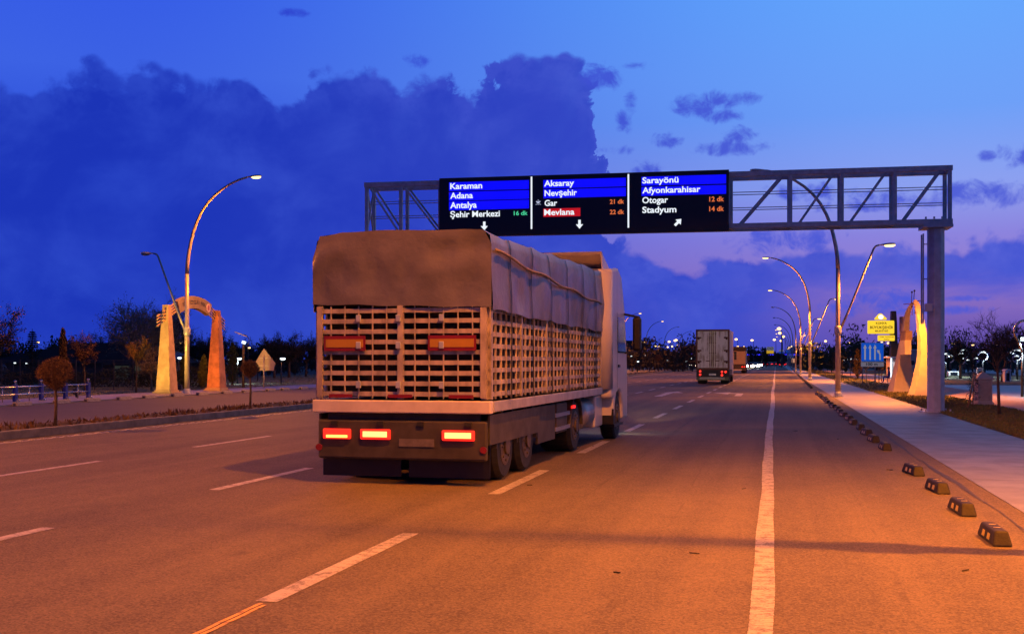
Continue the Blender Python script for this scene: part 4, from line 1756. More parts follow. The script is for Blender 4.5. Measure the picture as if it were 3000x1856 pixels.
# deck edge and floor
mb = MB()
mb.box(-HW - .02, HW + .02, -.06, .10, 1.02, 1.20)
mb.build('rear_beam', mat('white_rear_beam', (.66, .60, .52), .5, var=.1, scale=3), trk, bevel=.015)
mb = MB()
for s in (-1, 1):
    mb.box(s * HW - .03, s * HW + .03, .102, LEN, 1.04, 1.19)
mb.build('side_beam', mat('grey_side_beam', (.45, .43, .41), .5, .2, .15, 3), trk, bevel=.01)
mb = MB()
mb.box(-HW + .04, HW - .04, .104, LEN, 1.10, 1.185)
mb.box(-.45, -.30, .3, 11.2, .62, 1.095)
mb.box(.30, .45, .3, 11.2, .62, 1.095)
for k in range(9):
    mb.box(-HW + .1, HW - .1, .5 + k, .58 + k, 1.0, 1.098)
mb.build('chassis', CHASS, trk)
# lower rear
mb = MB()
mb.box(-HW + .05, HW - .04, -.02, .05, .36, .92)
mb.box(-HW + .16, HW - .16, .06, .14, .9, 1.03)
mb.build('underrun_panel', DIRTY, trk, bevel=.03)
for x in (-.66, .66):
    mb = MB()
    mb.box(x - .6, x + .6, .17, .185, .10, .75)
    mb.build('mudflap', BLACK, trk)
TAIL_HOT2 = glow('tail_light_core', (1, .42, .10), 3.2)
for x0, x1, hot in ((-1.17, -.74, False), (-.60, -.14, True), (.62, 1.10, True)):
    mb = MB()
    mb.box(x0, x1, -.06, -.022, .645, .79)
    l_ = mb.build('tail_light', TAIL, trk, bevel=.02)
    mb = MB()
    if hot: mb.box(x0 + .05, x1 - .05, -.072, -.0615, .680, .758)
    else: mb.box(x0 + .06, x1 - .05, -.072, -.0615, .665, .70)
    mb.build('bulb_strip', TAIL_HOT2 if hot else TAIL_HOT, l_)
mb = MB()
mb.box(-.02, .50, -.03, -.022, .55, .66)
mb.build('licence_plate', mat('dirty_plate', (.16, .14, .12), .6, var=.2), trk)
for x0, x1, z0_ in ((-1.15, -.52, 1.90), (.42, 1.12, 1.90)):
    mb = MB()
    mb.box(x0, x1, -.055, -.038, z0_, z0_ + .215)
    rp = mb.build('warning_plate', REDREF, trk)
    mb = MB()
    mb.box(x0 + .03, x1 - .03, -.061, -.0565, z0_ + .05, z0_ + .165)
    mb.build('yellow_field', YELREF, rp)
for x in (-.9, 0, .9):
    mb = MB()
    mb.box(x - .18, x + .18, -.045, -.037, 1.235, 1.285)
    mb.build('red_strip', REDREF, trk)
for x in (-HW + .09, HW - .09):
    mb = MB()
    mb.box(x - .04, x + .04, -.05, -.036, 1.24, 2.5)
    mb.build('corner_post', SLAT, trk)
for x in (-.62, -.02, .02 + .6):
    for z in (1.42, 1.98, 2.36):
        mb = MB()
        mb.box(x - .035, x + .035, -.075, -.036, z - .05, z + .05)
        mb.build('gate_latch', GALV2, trk, bevel=.008)
for x in (-1.0, -.3, .3, 1.0):
    mb = MB()
    mb.box(x - .05, x + .05, -.045, -.0225, .84, .90)
    mb.build('panel_bracket', CHASS, trk)
for x in (-1.24, 1.22):
    mb = MB()
    mb.prism([(x + .05 * math.cos(2 * pi * k / 12), 0, .52 + .05 * math.sin(2 * pi * k / 12)) for k in range(12)], (0, -.035, 0), (0, -.021, 0))
    mb.build('round_reflector', REDREF, trk)
# wheels and side equipment
wheels(trk, (1.15, 2.5), 1.22, .5, .30, True)
wheels(trk, (6.55,), 1.22, .5, .30, True)
wheels(trk, (10.35,), 1.22, .5, .32)
for w_o in trk.children[-2:]: w_o.location.x = .22
for s in (-1, 1):
    # mudguards
    for yc in (1.15, 2.5, 6.55):
        mb = MB()
        pts_ = [(0, yc + .62 * math.cos(a), .5 + .62 * math.sin(a)) for a in [pi * k / 10 for k in range(11)]]
        pts_ += [(0, yc + .58 * math.cos(a), .5 + .58 * math.sin(a)) for a in [pi * (10 - k) / 10 for k in range(11)]]
        mb.prism(pts_, (s * .62, 0, 0), (s * 1.26, 0, 0))
        mb.build('mudguard', DIRTY, trk)
    mb = MB()
    mb.box(s * 1.27 - .015, s * 1.27 + .015, .08, 3.15, .58, 1.0)
    mb.build('side_skirt', DIRTY, trk)
    mb = MB()
    mb.box(s * 1.23 - .02, s * 1.23 + .02, 3.2, 4.55, .38, 1.0)
    mb.build('side_skirt', DIRTY, trk)
    mb = MB()
    for z in (.5, .75):
        mb.box(s * 1.24 - .015, s * 1.24 + .015, 4.6, 5.9, z, z + .07)
    mb.build('side_rail', TANK, trk)
    mb = MB()
    mb.box(s * 1.22 - .22, s * 1.22 + .02, 4.75, 5.7, .45, 1.0)
    mb.build('tool_box', DIRTY, trk, bevel=.03)
    mb = MB()
    mb.prism([(s * 1.0 + .26 * math.cos(2 * pi * k / 20) * (1), 0, .66 + .32 * math.sin(2 * pi * k / 20)) for k in range(20)], (0, 7.35, 0), (0, 8.55, 0))
    mb.build('fuel_tank', TANK, trk, True)
    mb = MB()
    mb.box(s * 1.0 - .25, s * 1.0 + .25, 8.62, 9.55, .34, 1.02)
    mb.build('storage_box', CABW, trk, bevel=.04)
mb = MB()
mb.box(1.262, 1.29, 5.95, 6.25, .86, .91)
mb.build('marker_light', TAIL, trk)
# cab
cabw = 1.27
mb = MB()
prof = [(9.28, .95), (9.28, 3.62), (9.45, 3.78), (10.3, 3.86), (10.75, 3.72), (11.25, 2.95), (11.55, 2.05), (11.66, 1.3), (11.66, .42), (10.95, .42), (10.92, .75), (10.7, 1.02), (10.35, 1.1), (10.0, 1.02), (9.78, .75), (9.75, .5), (9.62, .5), (9.6, .95)]
mb.prism([(0, y, z) for y, z in prof], (-cabw, 0, 0), (cabw, 0, 0))
cab_ = mb.build('cab', CABW, trk, bevel=.07, loc=(.22, 0, 0))
for s in (-1, 1):
    mb = MB()
    x = s * (cabw + .003)
    mb.prism([(0, y, z) for y, z in ((10.15, 1.95), (10.15, 2.75), (11.05, 2.75), (11.38, 1.95))], (x - .0015, 0, 0), (x + .0015 * 1, 0, 0))
    mb.build('side_window', GLASSD, cab_)
    mb = MB()
    mb.prism([(0, y, z) for y, z in ((10.08, 1.12), (10.08, 2.85), (10.10, 2.85), (10.10, 1.12))], (x - .001, 0, 0), (x + .001, 0, 0))
    mb.prism([(0, y, z) for y, z in ((10.2, 1.62), (10.42, 1.62), (10.42, 1.68), (10.2, 1.68))], (x - .002, 0, 0), (x + s * .02, 0, 0))
    mb.build('door_seam', BLACK, cab_)
    mb = MB()
    mb.bar((s * cabw, 11.1, 2.85), (s * (cabw + .34), 11.28, 2.78), .05)
    mb.build('mirror_arm', BLACK, cab_)
    mb = MB()
    mb.bar((s * cabw, 11.2, 1.95), (s * (cabw + .3), 11.32, 1.98), .05)
    mb.build('mirror_arm', BLACK, cab_)
    mb = MB()
    mb.box(s * (cabw + .28) - .10, s * (cabw + .28) + .10, 11.22, 11.38, 2.0, 2.78)
    mb.build('mirror', BLACK, cab_, bevel=.05)
    mb = MB()
    # rear fairing, a curved wing between cab and body
    q = [(s * (.92 + .37 * math.sin(pi / 2 * k / 8)), 9.09 + .30 * (1 - math.cos(pi / 2 * k / 8)) ) for k in range(9)]
    vs_ = [(x_, y_, 1.15) for x_, y_ in q] + [(x_, y_, 3.72) for x_, y_ in q]
    mb.add(vs_, [(k, k + 1, 10 + k, 9 + k) for k in range(8)])
    fo = mb.build('fairing', CABW, cab_, True)
    sm = fo.modifiers.new('thickness', 'SOLIDIFY')
    sm.thickness = .03
    mb = MB()
    mb.box(s * 1.1 - .22, s * 1.1 + .17, 9.7, 10.95, .3, .36)
    mb.box(s * 1.1 - .2, s * 1.1 + .165, 9.62, 9.745, .36, .7)
    mb.build('step', BLACK, cab_)
for s in (-1, 1):
    mb = MB()
    mb.box(s * .95 - .16, s * .95 + .16, 11.60, 11.70, .62, .82)
    mb.build('headlight', HEADL, cab_, bevel=.02)
    sp = add_spot(cab_, (s * .95, 11.8, .75), 12000, (1, .60, .30), 18, .7, .12)
    sp.rotation_euler = Vector((.0, 1, .004)).to_track_quat('-Z', 'Y').to_euler()
mb = MB()
mb.prism([(-1.1, 11.30, 2.0), (1.1, 11.30, 2.0), (1.02, 11.02, 2.82), (-1.02, 11.02, 2.82)], (0, .30, .0), (0, .32, .0))
mb.build('windscreen', GLASSD, cab_)
# roof deflector: a tilted tray with a hollow back
mb = MB()
mb.add([(-1.05, 9.35, 4.16), (1.05, 9.35, 4.16), (1.0, 10.55, 3.86), (-1.0, 10.55, 3.86), (-1.02, 9.42, 4.10), (1.02, 9.42, 4.10), (.97, 10.5, 3.80), (-.97, 10.5, 3.80)],
       [(0, 1, 2, 3), (7, 6, 5, 4), (0, 4, 5, 1), (1, 5, 6, 2), (2, 6, 7, 3), (3, 7, 4, 0)])
for s in (-1, 1):
    mb.prism([(0, 9.36, 4.13), (0, 10.5, 3.84), (0, 9.5, 3.70)], (s * 1.03 - .015, 0, 0), (s * 1.03 + .015, 0, 0))
mb.build('roof_deflector', CABW, cab_, bevel=.012)
mb = MB()
mb.tube([(.35, 9.1, .7), (.35, 9.1, 3.2)], .06, 8)
mb.build('exhaust', CHASS, trk)

# ---- box truck ahead
DOORW = mat('dirty_white_door', (.62, .57, .52), .55, var=.30, scale=1.3, stretch=(2.5, 1, .6), col2=(.27, .20, .15), lo=.34, hi=.56)
MAROON = mat('maroon_frame', (.12, .018, .014), .6, var=.2, scale=4)
RUSTY = mat('rusty_metal', (.13, .045, .025), .85, var=.3, scale=8)
bp = W(1741, 88)
bx = thing('box_truck', 'box truck with rust streaked white rear doors in a dark red frame', 'truck', (bp.x - 1.29, bp.y, 0))
mb = MB()
mb.box(-1.29, 1.29, .06, 8.2, 1.12, 4.22)
mb.build('body', mat('box_side_white', (.55, .50, .46), .5, var=.18, scale=1.2), bx)
mb = MB()
mb.box(-1.3, -1.17, -.05, .055, 1.1, 4.25)
mb.box(1.17, 1.3, -.05, .055, 1.1, 4.25)
mb.box(-1.168, 1.168, -.045, .055, 4.12, 4.25)
mb.box(-1.168, 1.168, -.045, .055, 1.1, 1.24)
mb.build('rear_frame', MAROON, bx)
for s in (-1, 1):
    mb = MB()
    mb.box(min(s * .015, s * 1.15), max(s * .015, s * 1.15), -.03, .03, 1.26, 4.10)
    dr = mb.build('rear_door', DOORW, bx, bevel=.015)
    for z in (1.75, 2.6, 3.6):
        mb = MB()
        mb.box(min(s * .86, s * 1.16), max(s * .86, s * 1.16), -.05, -.031, z - .06, z + .06)
        mb.box(min(s * 1.0, s * 1.14), max(s * 1.0, s * 1.14), -.046, -.031, z - .16, z - .061)
        mb.build('hinge', RUSTY, dr)
    for x in (.07, .22):
        mb = MB()
        mb.tube([(s * x, -.06, 1.3), (s * x, -.06, 4.1)], .022, 6)
        for z in (1.5, 2.4, 3.2, 3.9):
            mb.box(s * x - .04, s * x + .04, -.06, -.031, z - .03, z + .03)
        mb.build('lock_bar', RUSTY, dr)
    mb = MB()
    mb.box(min(s * .2, s * .52), max(s * .2, s * .52), -.085, -.062, 1.76, 1.82)
    mb.build('handle', RUSTY, dr)
mb = MB()
mb.box(-1.26, 1.26, .0, .1, .55, 1.08)
mb.box(-1.2, 1.2, .12, 8.0, .7, 1.1)
mb.build('chassis', CHASS, bx)
mb = MB()
mb.box(-1.0, .92, -.05, -.004, .36, .52)
mb.build('underrun_bar', mat('grey_bar', (.2, .2, .21), .5, .3, .1), bx)
mb = MB()
mb.box(-1.25, 1.25, .02, .08, .28, .54)
mb.build('mudflap', BLACK, bx)
for x, z in ((-.96, .98), (-.96, .72), (.72, .94), (.72, .68), (1.0, .94)):
    mb = MB()
    mb.wheel(x - .0, x + .0001, 0, 0, .001, 3) if False else mb.prism([(x + .085 * math.cos(2 * pi * k / 12), 0, z + .085 * math.sin(2 * pi * k / 12)) for k in range(12)], (0, -.06, 0), (0, -.004, 0))
    mb.build('tail_light', TAIL, bx)
mb = MB()
mb.box(-.27, .25, -.02, -.004, .66, .80)
lp = mb.build('licence_plate', WHITE_SIGN, bx)
mb = MB()
for k in range(7):
    mb.box(-.23 + k * .068, -.19 + k * .068, -.0245, -.0205, .69, .77)
mb.build('plate_marks', DARKTXT, lp)
wheels(bx, (1.2, 2.5), 1.22, .5, .3, True)
wheels(bx, (9.4,), 1.2, .5, .3)
mb = MB()
mb.prism([(0, y, z) for y, z in ((8.4, .6), (8.4, 3.2), (9.9, 3.3), (10.5, 2.2), (10.6, .5), (9.95, .5), (9.9, .95), (9.4, 1.1), (8.9, .95), (8.85, .5))], (-1.22, 0, 0), (1.22, 0, 0))
cb2 = mb.build('cab', CABW, bx, bevel=.06)
for s in (-1, 1):
    mb = MB()
    mb.box(s * 1.4 - .1, s * 1.4 + .1, 10.1, 10.2, 1.9, 2.6)
    mb.bar((s * 1.2, 10.1, 2.5), (s * 1.4, 10.15, 2.5), .04)
    mb.build('mirror', BLACK, cb2)

# ---- tan lorry beyond it
lp_ = W(1780, 168)
lo_ = thing('tan_lorry', 'tan backed lorry with a dark top rim, half hidden behind the box truck', 'truck', (lp_.x - 1.27, lp_.y, 0))
TAN = mat('tan_panel', (.34, .26, .17), .6, var=.12, scale=1.5)
mb = MB()
mb.box(-1.27, 1.27, .0, 7.5, 1.25, 3.3)
mb.build('body', TAN, lo_, bevel=.12)
mb = MB()
mb.box(-1.29, 1.29, -.03, 7.55, 3.32, 3.95)
mb.build('dark_top', CHASS, lo_, bevel=.1)
mb = MB()
mb.box(-1.22, 1.22, -.02, .06, .38, 1.22)
mb.box(-1.2, 1.2, .07, 7.4, .6, 1.2)
mb.build('chassis', DIRTY, lo_)
mb = MB()
mb.box(-1.0, .7, -.06, -.024, .42, .58)
mb.build('underrun_bar', mat('white_bar', (.6, .55, .5), .5, var=.08), lo_)
for x in (-.95, .75, 1.08):
    mb = MB()
    mb.prism([(x + .11 * math.cos(2 * pi * k / 10), 0, .95 + .09 * math.sin(2 * pi * k / 10)) for k in range(10)], (0, -.06, 0), (0, -.022, 0))
    mb.build('tail_light', TAIL, lo_)
wheels(lo_, (1.2, 2.5), 1.2, .5, .3, True)
wheels(lo_, (9.2,), 1.2, .5, .3)
mb = MB()
mb.prism([(0, y, z) for y, z in ((7.8, .6), (7.8, 3.3), (9.5, 3.4), (10.1, 2.2), (10.2, .6))], (-1.23, 0, 0), (1.23, 0, 0))
cb3 = mb.build('cab', CABW, lo_, bevel=.06)
for s in (-1, 1):
    mb = MB()
    mb.box(s * 1.45 - .1, s * 1.45 + .1, 9.7, 9.8, 1.9, 2.7)
    mb.bar((s * 1.2, 9.7, 2.6), (s * 1.45, 9.75, 2.6), .05)
    mb.build('mirror', BLACK, cb3)

# ---- small covered truck and cars far away
def car(name, label, loc, rz, paint_, group, tail=True, head=False, big=False):
    t = thing(name, label, 'car', loc, rz, group)
    mb = MB()
    H_ = 1.75 if big else 1.42
    pr = [(0, .32), (0, .85), (.25, .95), (.75, 1.0), (1.25, H_ - .03), (2.5, H_), (3.2, 1.0), (4.1, .85), (4.25, .6), (4.2, .3)]
    mb.prism([(0, y, z) for y, z in pr], (-.86, 0, 0), (.86, 0, 0))
    b = mb.build('body', paint_, t, bevel=.07)
    mb = MB()
    mb.prism([(0, y, z) for y, z in ((.85, 1.03), (1.27, H_ - .1), (2.45, H_ - .08), (3.05, 1.03))], (-.868, 0, 0), (.868, 0, 0))
    mb.add([(-.72, .80, 1.04), (.72, .80, 1.04), (.66, 1.17, H_ - .08), (-.66, 1.17, H_ - .08)], [(0, 1, 2, 3)])
    mb.build('windows', GLASSD, t)
    for y in (.8, 3.4):
        for s in (-1, 1):
            mb = MB()
            mb.wheel(s * .87 - s * .2, s * .875, y, .31, .31, 14)
            mb.build('wheel', TYRE, t)
    for s in (-1, 1):
        mb = MB()
        mb.box(s * .66 - .19, s * .66 + .19, -.04, .01, .66, .86)
        mb.build('tail_light', TAIL if tail else REDREF, t)
        mb = MB()
        mb.ball((s * .62, 4.2, .66), (.40, .12, .26) if head else (.18, .1, .12), 10, 6)
        mb.build('headlight', HEADL if head else LENS_OFF, t)
    return t


CARP = [mat('car_paint', c, .25, .2, .05, 2) for c in ((.05, .05, .06), (.35, .32, .27), (.10, .02, .02), (.3, .3, .32))]
tl = [(1826, 430, 0, 'dark car with red tail lights, leftmost of the cars driving away far ahead'), (1837, 425, 1, 'beige car with red tail lights between two dark cars far ahead'),
      (1848, 450, 0, 'dark car with red tail lights just left of the far covered truck'), (1880, 470, 3, 'grey car half hidden at the right of the far covered truck')]
for u, dd, c, lab in tl:
    car('car', lab, W(u, dd), 0, CARP[c], 'cars driving away in the distance')
hd_ = [(1786, 300, 'oncoming car nearest the tan lorry, headlights glaring'), (1793, 330, 'second glaring oncoming car right of the tan lorry'), (1800, 315, 'glaring oncoming car in the middle of the headlight cluster'),
       (1806, 360, 'oncoming car right of the middle of the headlight cluster'), (1812, 340, 'rightmost glaring oncoming car of the headlight cluster'), (1797, 420, 'farther oncoming car above the headlight cluster'),
       (1790, 270, 'oncoming car just left of the middle of the headlight cluster, lowest in the photo'), (1803, 285, 'lowest oncoming car right of the middle of the headlight cluster'), (1809, 420, 'small oncoming car behind the rightmost glaring one'),
       (1655, 330, 'oncoming car with lit headlights left of the box truck')]
for u, dd, lab in hd_:
    car('car', lab, W(u, dd), pi, CARP[dd % 4], 'oncoming cars with headlights on', False, True)
p = W(1867, 394)
ft = thing('covered_truck', 'small dark red covered truck far down the road with red tail lights', 'truck', p)
mb = MB()
mb.box(-1.15, 1.15, 0, 5, .85, 2.75)
mb.build('body', mat('dark_red_cover', (.10, .03, .025), .7, var=.2), ft, bevel=.1)
mb = MB()
mb.box(-1.1, 1.1, .02, 5, .45, .84)
mb.build('chassis', CHASS, ft)
for x in (-.85, .85):
    mb = MB()
    mb.box(x - .22, x + .22, -.05, .018, .55, .78)
    mb.build('tail_light', TAIL, ft)
wheels(ft, (1.0, 6.0), 1.05, .42, .25)
mb = MB()
mb.prism([(0, y, z) for y, z in ((5.2, .5), (5.2, 2.3), (6.5, 2.3), (7, 1.5), (7.1, .5))], (-1.05, 0, 0), (1.05, 0, 0))
mb.build('cab', CABW, ft, bevel=.05)

# ------------------------------------------------------------------ right side
# lane sign
LS = thing('lane_sign', 'blue lane sign with four white arrows over a white 100 m plate on two posts', 'sign', W(2082, 84), YAW - R(2))
k_ = 84 / F
lx_ = lambda u: (u - 2082) * k_
lz_ = lambda v: CAMH + (HV - v) * k_
x0, x1, z0, z1 = lx_(2055), lx_(2109), lz_(862.5), lz_(817)
mb = MB()
mb.box(x0, x1, -.02, .02, z0, z1)
mb.build('border', WHITE_SIGN, LS, bevel=.008)
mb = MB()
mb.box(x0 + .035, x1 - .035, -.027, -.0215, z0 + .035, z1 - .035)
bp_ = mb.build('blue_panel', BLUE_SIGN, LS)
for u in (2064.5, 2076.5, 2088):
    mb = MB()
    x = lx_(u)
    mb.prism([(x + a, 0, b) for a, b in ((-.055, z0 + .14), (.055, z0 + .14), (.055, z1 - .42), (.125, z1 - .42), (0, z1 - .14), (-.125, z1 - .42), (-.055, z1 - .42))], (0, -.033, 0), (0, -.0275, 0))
    mb.build('arrow', ARROW_GLOW, bp_)
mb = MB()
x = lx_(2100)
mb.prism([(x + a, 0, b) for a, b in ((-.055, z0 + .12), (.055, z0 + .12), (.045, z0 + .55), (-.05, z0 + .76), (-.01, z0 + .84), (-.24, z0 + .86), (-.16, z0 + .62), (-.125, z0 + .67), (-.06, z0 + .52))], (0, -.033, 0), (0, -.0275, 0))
mb.build('bent_arrow', ARROW_GLOW, bp_)
mb = MB()
pz0, pz1 = lz_(874.5), lz_(863.4)
mb.box(x0, x1, -.02, .02, pz0, pz1)
pp = mb.build('distance_plate', mat('white_plate_added_glow', (.72, .68, .64), .45, var=.05, emit=(.8, .7, .6), estr=.12), LS, bevel=.008)  # faint emission added in place of light off reflective sheeting
lettering('100 m', lx_(2067), lx_(2094), pz0 + .09, .2, -.0235, DARKTXT, pp)
for u in (2059.5, 2089):
    mb = MB()
    mb.tube([(lx_(u), .06, 0), (lx_(u), .06, z1 - .1)], .045, 8)
    mb.build('post', POLE, LS, True)

# yellow municipal sign on a dark pylon
YD = 108
k_ = YD / F
YS = thing('municipal_sign', 'lit yellow municipality sign on a dark tapered pylon beside the horn sculpture', 'sign', W(2103, YD), YAW)
yx = lambda u: (u - 2103) * k_
yz = lambda v: CAMH + (HV - v) * k_
mb = MB()
mb.prism([(yx(2129), 0, 0), (yx(2147), 0, 0), (yx(2143.5), 0, yz(770)), (yx(2141.5), 0, yz(741.5)), (yx(2131), 0, yz(741.5)), (yx(2129), 0, yz(800))], (0, .25, 0), (0, .75, 0))
mb.build('pylon', mat('pylon_dark', (.014, .02, .035), .5, var=.15), YS, bevel=.03)
mb = MB()
mb.box(yx(2071.5), yx(2134.5), -.06, .24, yz(796), yz(764.5))
yp_ = mb.build('main_panel', YEL_LIT, YS, bevel=.08)
mb = MB()
mb.box(yx(2096), yx(2135.5), -.06, .24, yz(813), yz(799.5))
yq_ = mb.build('lower_panel', YEL_LIT, YS, bevel=.06)
mb = MB()
mb.prism([(yx(u), 0, yz(v)) for u, v in ((2088.5, 762.5), (2116, 762.5), (2116.5, 759.5), (2105, 748.5), (2101.5, 747.3), (2098, 748.5), (2088, 759.5))], (0, -.05, 0), (0, .2, 0))
yt_ = mb.build('top_panel', YEL_LIT, YS, bevel=.04)
mb = MB()
mb.ball((yx(2102), -.04, yz(756)), (.28, .03, .24), 12, 8)
mb.build('emblem', glow('white_emblem_lit', (1, .97, .9), 1.2), yt_)
for z in (yz(806), yz(780)):
    mb = MB()
    mb.box(yx(2100), yx(2131), .242, .34, z - .08, z + .08)
    mb.build('bracket', BLACK, YS)
lettering('KONYA', yx(2090), yx(2116), yz(773.5), 5.2 * k_, -.064, DARKTXT, yp_)
lettering('BÜYÜKŞEHİR', yx(2076), yx(2131.5), yz(784), 6.2 * k_, -.064, DARKTXT, yp_)
lettering('BELEDİYESİ', yx(2088), yx(2119.5), yz(791.5), 4.2 * k_, -.064, DARKTXT, yp_)
lettering('TÜRK YILDIZLARI', yx(2098.5), yx(2133), yz(805.3), 3.4 * k_, -.064, DARKTXT, yq_, bold=.01)
lettering('PARKI', yx(2109), yx(2122), yz(811.3), 3.2 * k_, -.064, DARKTXT, yq_, bold=.01)

# horn sculpture: two tapering curved horns
horn_thing = thing('horn_sculpture', 'cream sculpture of two tapered curved horns leaning together on the grass', 'sculpture', W(2170, 60), YAW)
inv = Matrix.Rotation(-YAW, 3, 'Z')
o0 = horn_thing.location.copy()


def horn(left, right, d0, d1, name):
    """left/right outline in photo units converted at its own depth; real thickness tapering upwards"""
    n = 26

    def samp(pl_, t):
        L = [0]
        for a, b in zip(pl_[:-1], pl_[1:]): L.append(L[-1] + math.hypot(b[0] - a[0], b[1] - a[1]))
        q = t * L[-1]
        for i in range(len(pl_) - 1):
            if q <= L[i + 1] + 1e-6:
                f = (q - L[i]) / (L[i + 1] - L[i])
                return pl_[i][0] + f * (pl_[i + 1][0] - pl_[i][0]), pl_[i][1] + f * (pl_[i + 1][1] - pl_[i][1])
        return pl_[-1]

    mb = MB()
    vs = []
    for i in range(n + 1):
        t = i / n
        dd = d0 + (d1 - d0) * t ** 1.6
        th = .80 * (1 - t) ** 1.1 + .16
        (ul, vl), (ur, vr) = samp(left, t), samp(right, t)
        for (u, v), off in (((ul, vl), -1), ((ur, vr), -1), ((ur, vr), 1), ((ul, vl), 1)):
            xr = (u - HU) * dd / F
            p = Vector((xr * cs - dd * sn, xr * sn + dd * cs, max(-.02, CAMH + (HV - v) * dd / F)))
            p += Vector((-sn, cs, 0)) * (off * th / 2)
            vs.append(inv @ (p - o0))
    fs = []
    for i in range(n):
        for k in range(4):
            k2 = (k + 1) % 4
            fs.append((i * 4 + k, i * 4 + k2, (i + 1) * 4 + k2, (i + 1) * 4 + k))
    fs.append((3, 2, 1, 0))
    fs.append((n * 4, n * 4 + 1, n * 4 + 2, n * 4 + 3))
    mb.add(vs, fs)
    return mb.build(name, PLASTER, horn_thing, bevel=.02)


cx = lambda x, y: ((2450 + x / 3.78) / 1.2275, (850 + y / 3.78) / 1.2275)
horn([cx(*q) for q in ((818, 1175), (850, 1080), (880, 950), (905, 800), (916, 700), (915, 580), (905, 450), (895, 330), (885, 250), (868, 170), (852, 120))],
     [cx(*q) for q in ((1052, 1180), (1050, 1000), (1046, 850), (1030, 720), (1008, 600), (985, 450), (962, 310), (945, 230), (920, 150), (900, 115), (874, 98))], 56.8, 59.5, 'horn')
horn([cx(*q) for q in ((595, 1128), (625, 1000), (660, 850), (690, 700), (715, 560), (738, 420), (755, 310), (770, 240), (800, 175), (838, 128))],
     [cx(*q) for q in ((852, 1135), (835, 1000), (818, 880), (806, 780), (800, 680), (797, 560), (800, 430), (808, 300), (825, 215), (856, 150))], 63.5, 60.0, 'horn')


def hbox(x0, x1, y0, y1, d, th, m, name):
    (ua, va), (ub, vb) = cx(x0, y0), cx(x1, y1)
    mb = MB()
    p = inv @ (W((ua + ub) / 2, d) - o0)
    hw = (ub - ua) * d / F / 2
    mb.box(p.x - hw, p.x + hw, p.y - th / 2, p.y + th / 2, CAMH + (HV - vb) * d / F, CAMH + (HV - va) * d / F)
    return mb.build(name, m, horn_thing, bevel=.01)


BRN = mat('brown_plaster', (.30, .22, .15), .8, var=.12, scale=3)
hbox(735, 812, 450, 552, 61.5, .9, BRN, 'brown_block')
hbox(728, 800, 553, 712, 61.4, .9, PLASTER, 'cream_block')
hbox(715, 752, 292, 460, 62.6, .5, BRN, 'rear_block')
for (xa, ya, xb, yb) in ((745, 155, 860, 142), (880, 118, 958, 114), (838, 20, 832, 140), (866, 5, 858, 100), (838, 180, 840, 275), (872, 200, 876, 250)):
    (ua, va), (ub, vb) = cx(xa, ya), cx(xb, yb)
    a = inv @ (W(ua, 59.7, v=va) - o0)
    b = inv @ (W(ub, 59.7, v=vb) - o0)
    mb = MB()
    mb.tube([a, b], .02, 5)
    mb.ball(a if ya < yb and xa < 840 or ya < 30 else b, .055, 8, 5)
    mb.build('chime_rod', RUSTY, horn_thing)

# pale kiosk between the horns, lit booth to the left
kz = thing('kiosk', 'pale kiosk with a round dark opening seen between the two horns', 'kiosk', W(2180, 82), YAW)
k_ = 82 / F
mb = MB()
mb.box(-.55, .55, 0, 1.2, 0, CAMH + (HV - 836) * k_)
mb.build('wall', mat('kiosk_wall', (.42, .40, .38), .6, var=.1), kz, bevel=.02)
mb = MB()
mb.box(-.65, .65, -.1, 1.3, CAMH + (HV - 835.9) * k_, CAMH + (HV - 833) * k_)
mb.build('roof', GALV2, kz)
mb = MB()
mb.prism([(-.05 + .15 * math.cos(2 * pi * k / 16), 0, 1.65 + .17 * math.sin(2 * pi * k / 16)) for k in range(16)], (0, -.03, 0), (0, -.004, 0))
mb.build('round_opening', BLACK, kz)
bt = thing('guard_booth', 'pinkish booth with a white lit corner left of the horn sculpture', 'booth', W(2141, 96), YAW)
mb = MB()
mb.box(-.45, .75, 0, 1.4, 0, 2.05)
mb.build('wall', mat('pink_wall', (.40, .29, .26), .7, var=.1), bt)
mb = MB()
mb.box(-.6, .85, -.12, 1.5, 2.052, 2.16)
mb.build('roof', WHITE_SIGN, bt)
mb = MB()
mb.box(-.56, -.455, -.1, .0, .05, 2.04)
mb.build('lit_corner', glow('tube_light', (.72, .88, 1), 1.6), bt)
add_spot(bt, (-.9, -.6, 2.0), 120, (.75, .9, 1), 160, .4, .1)


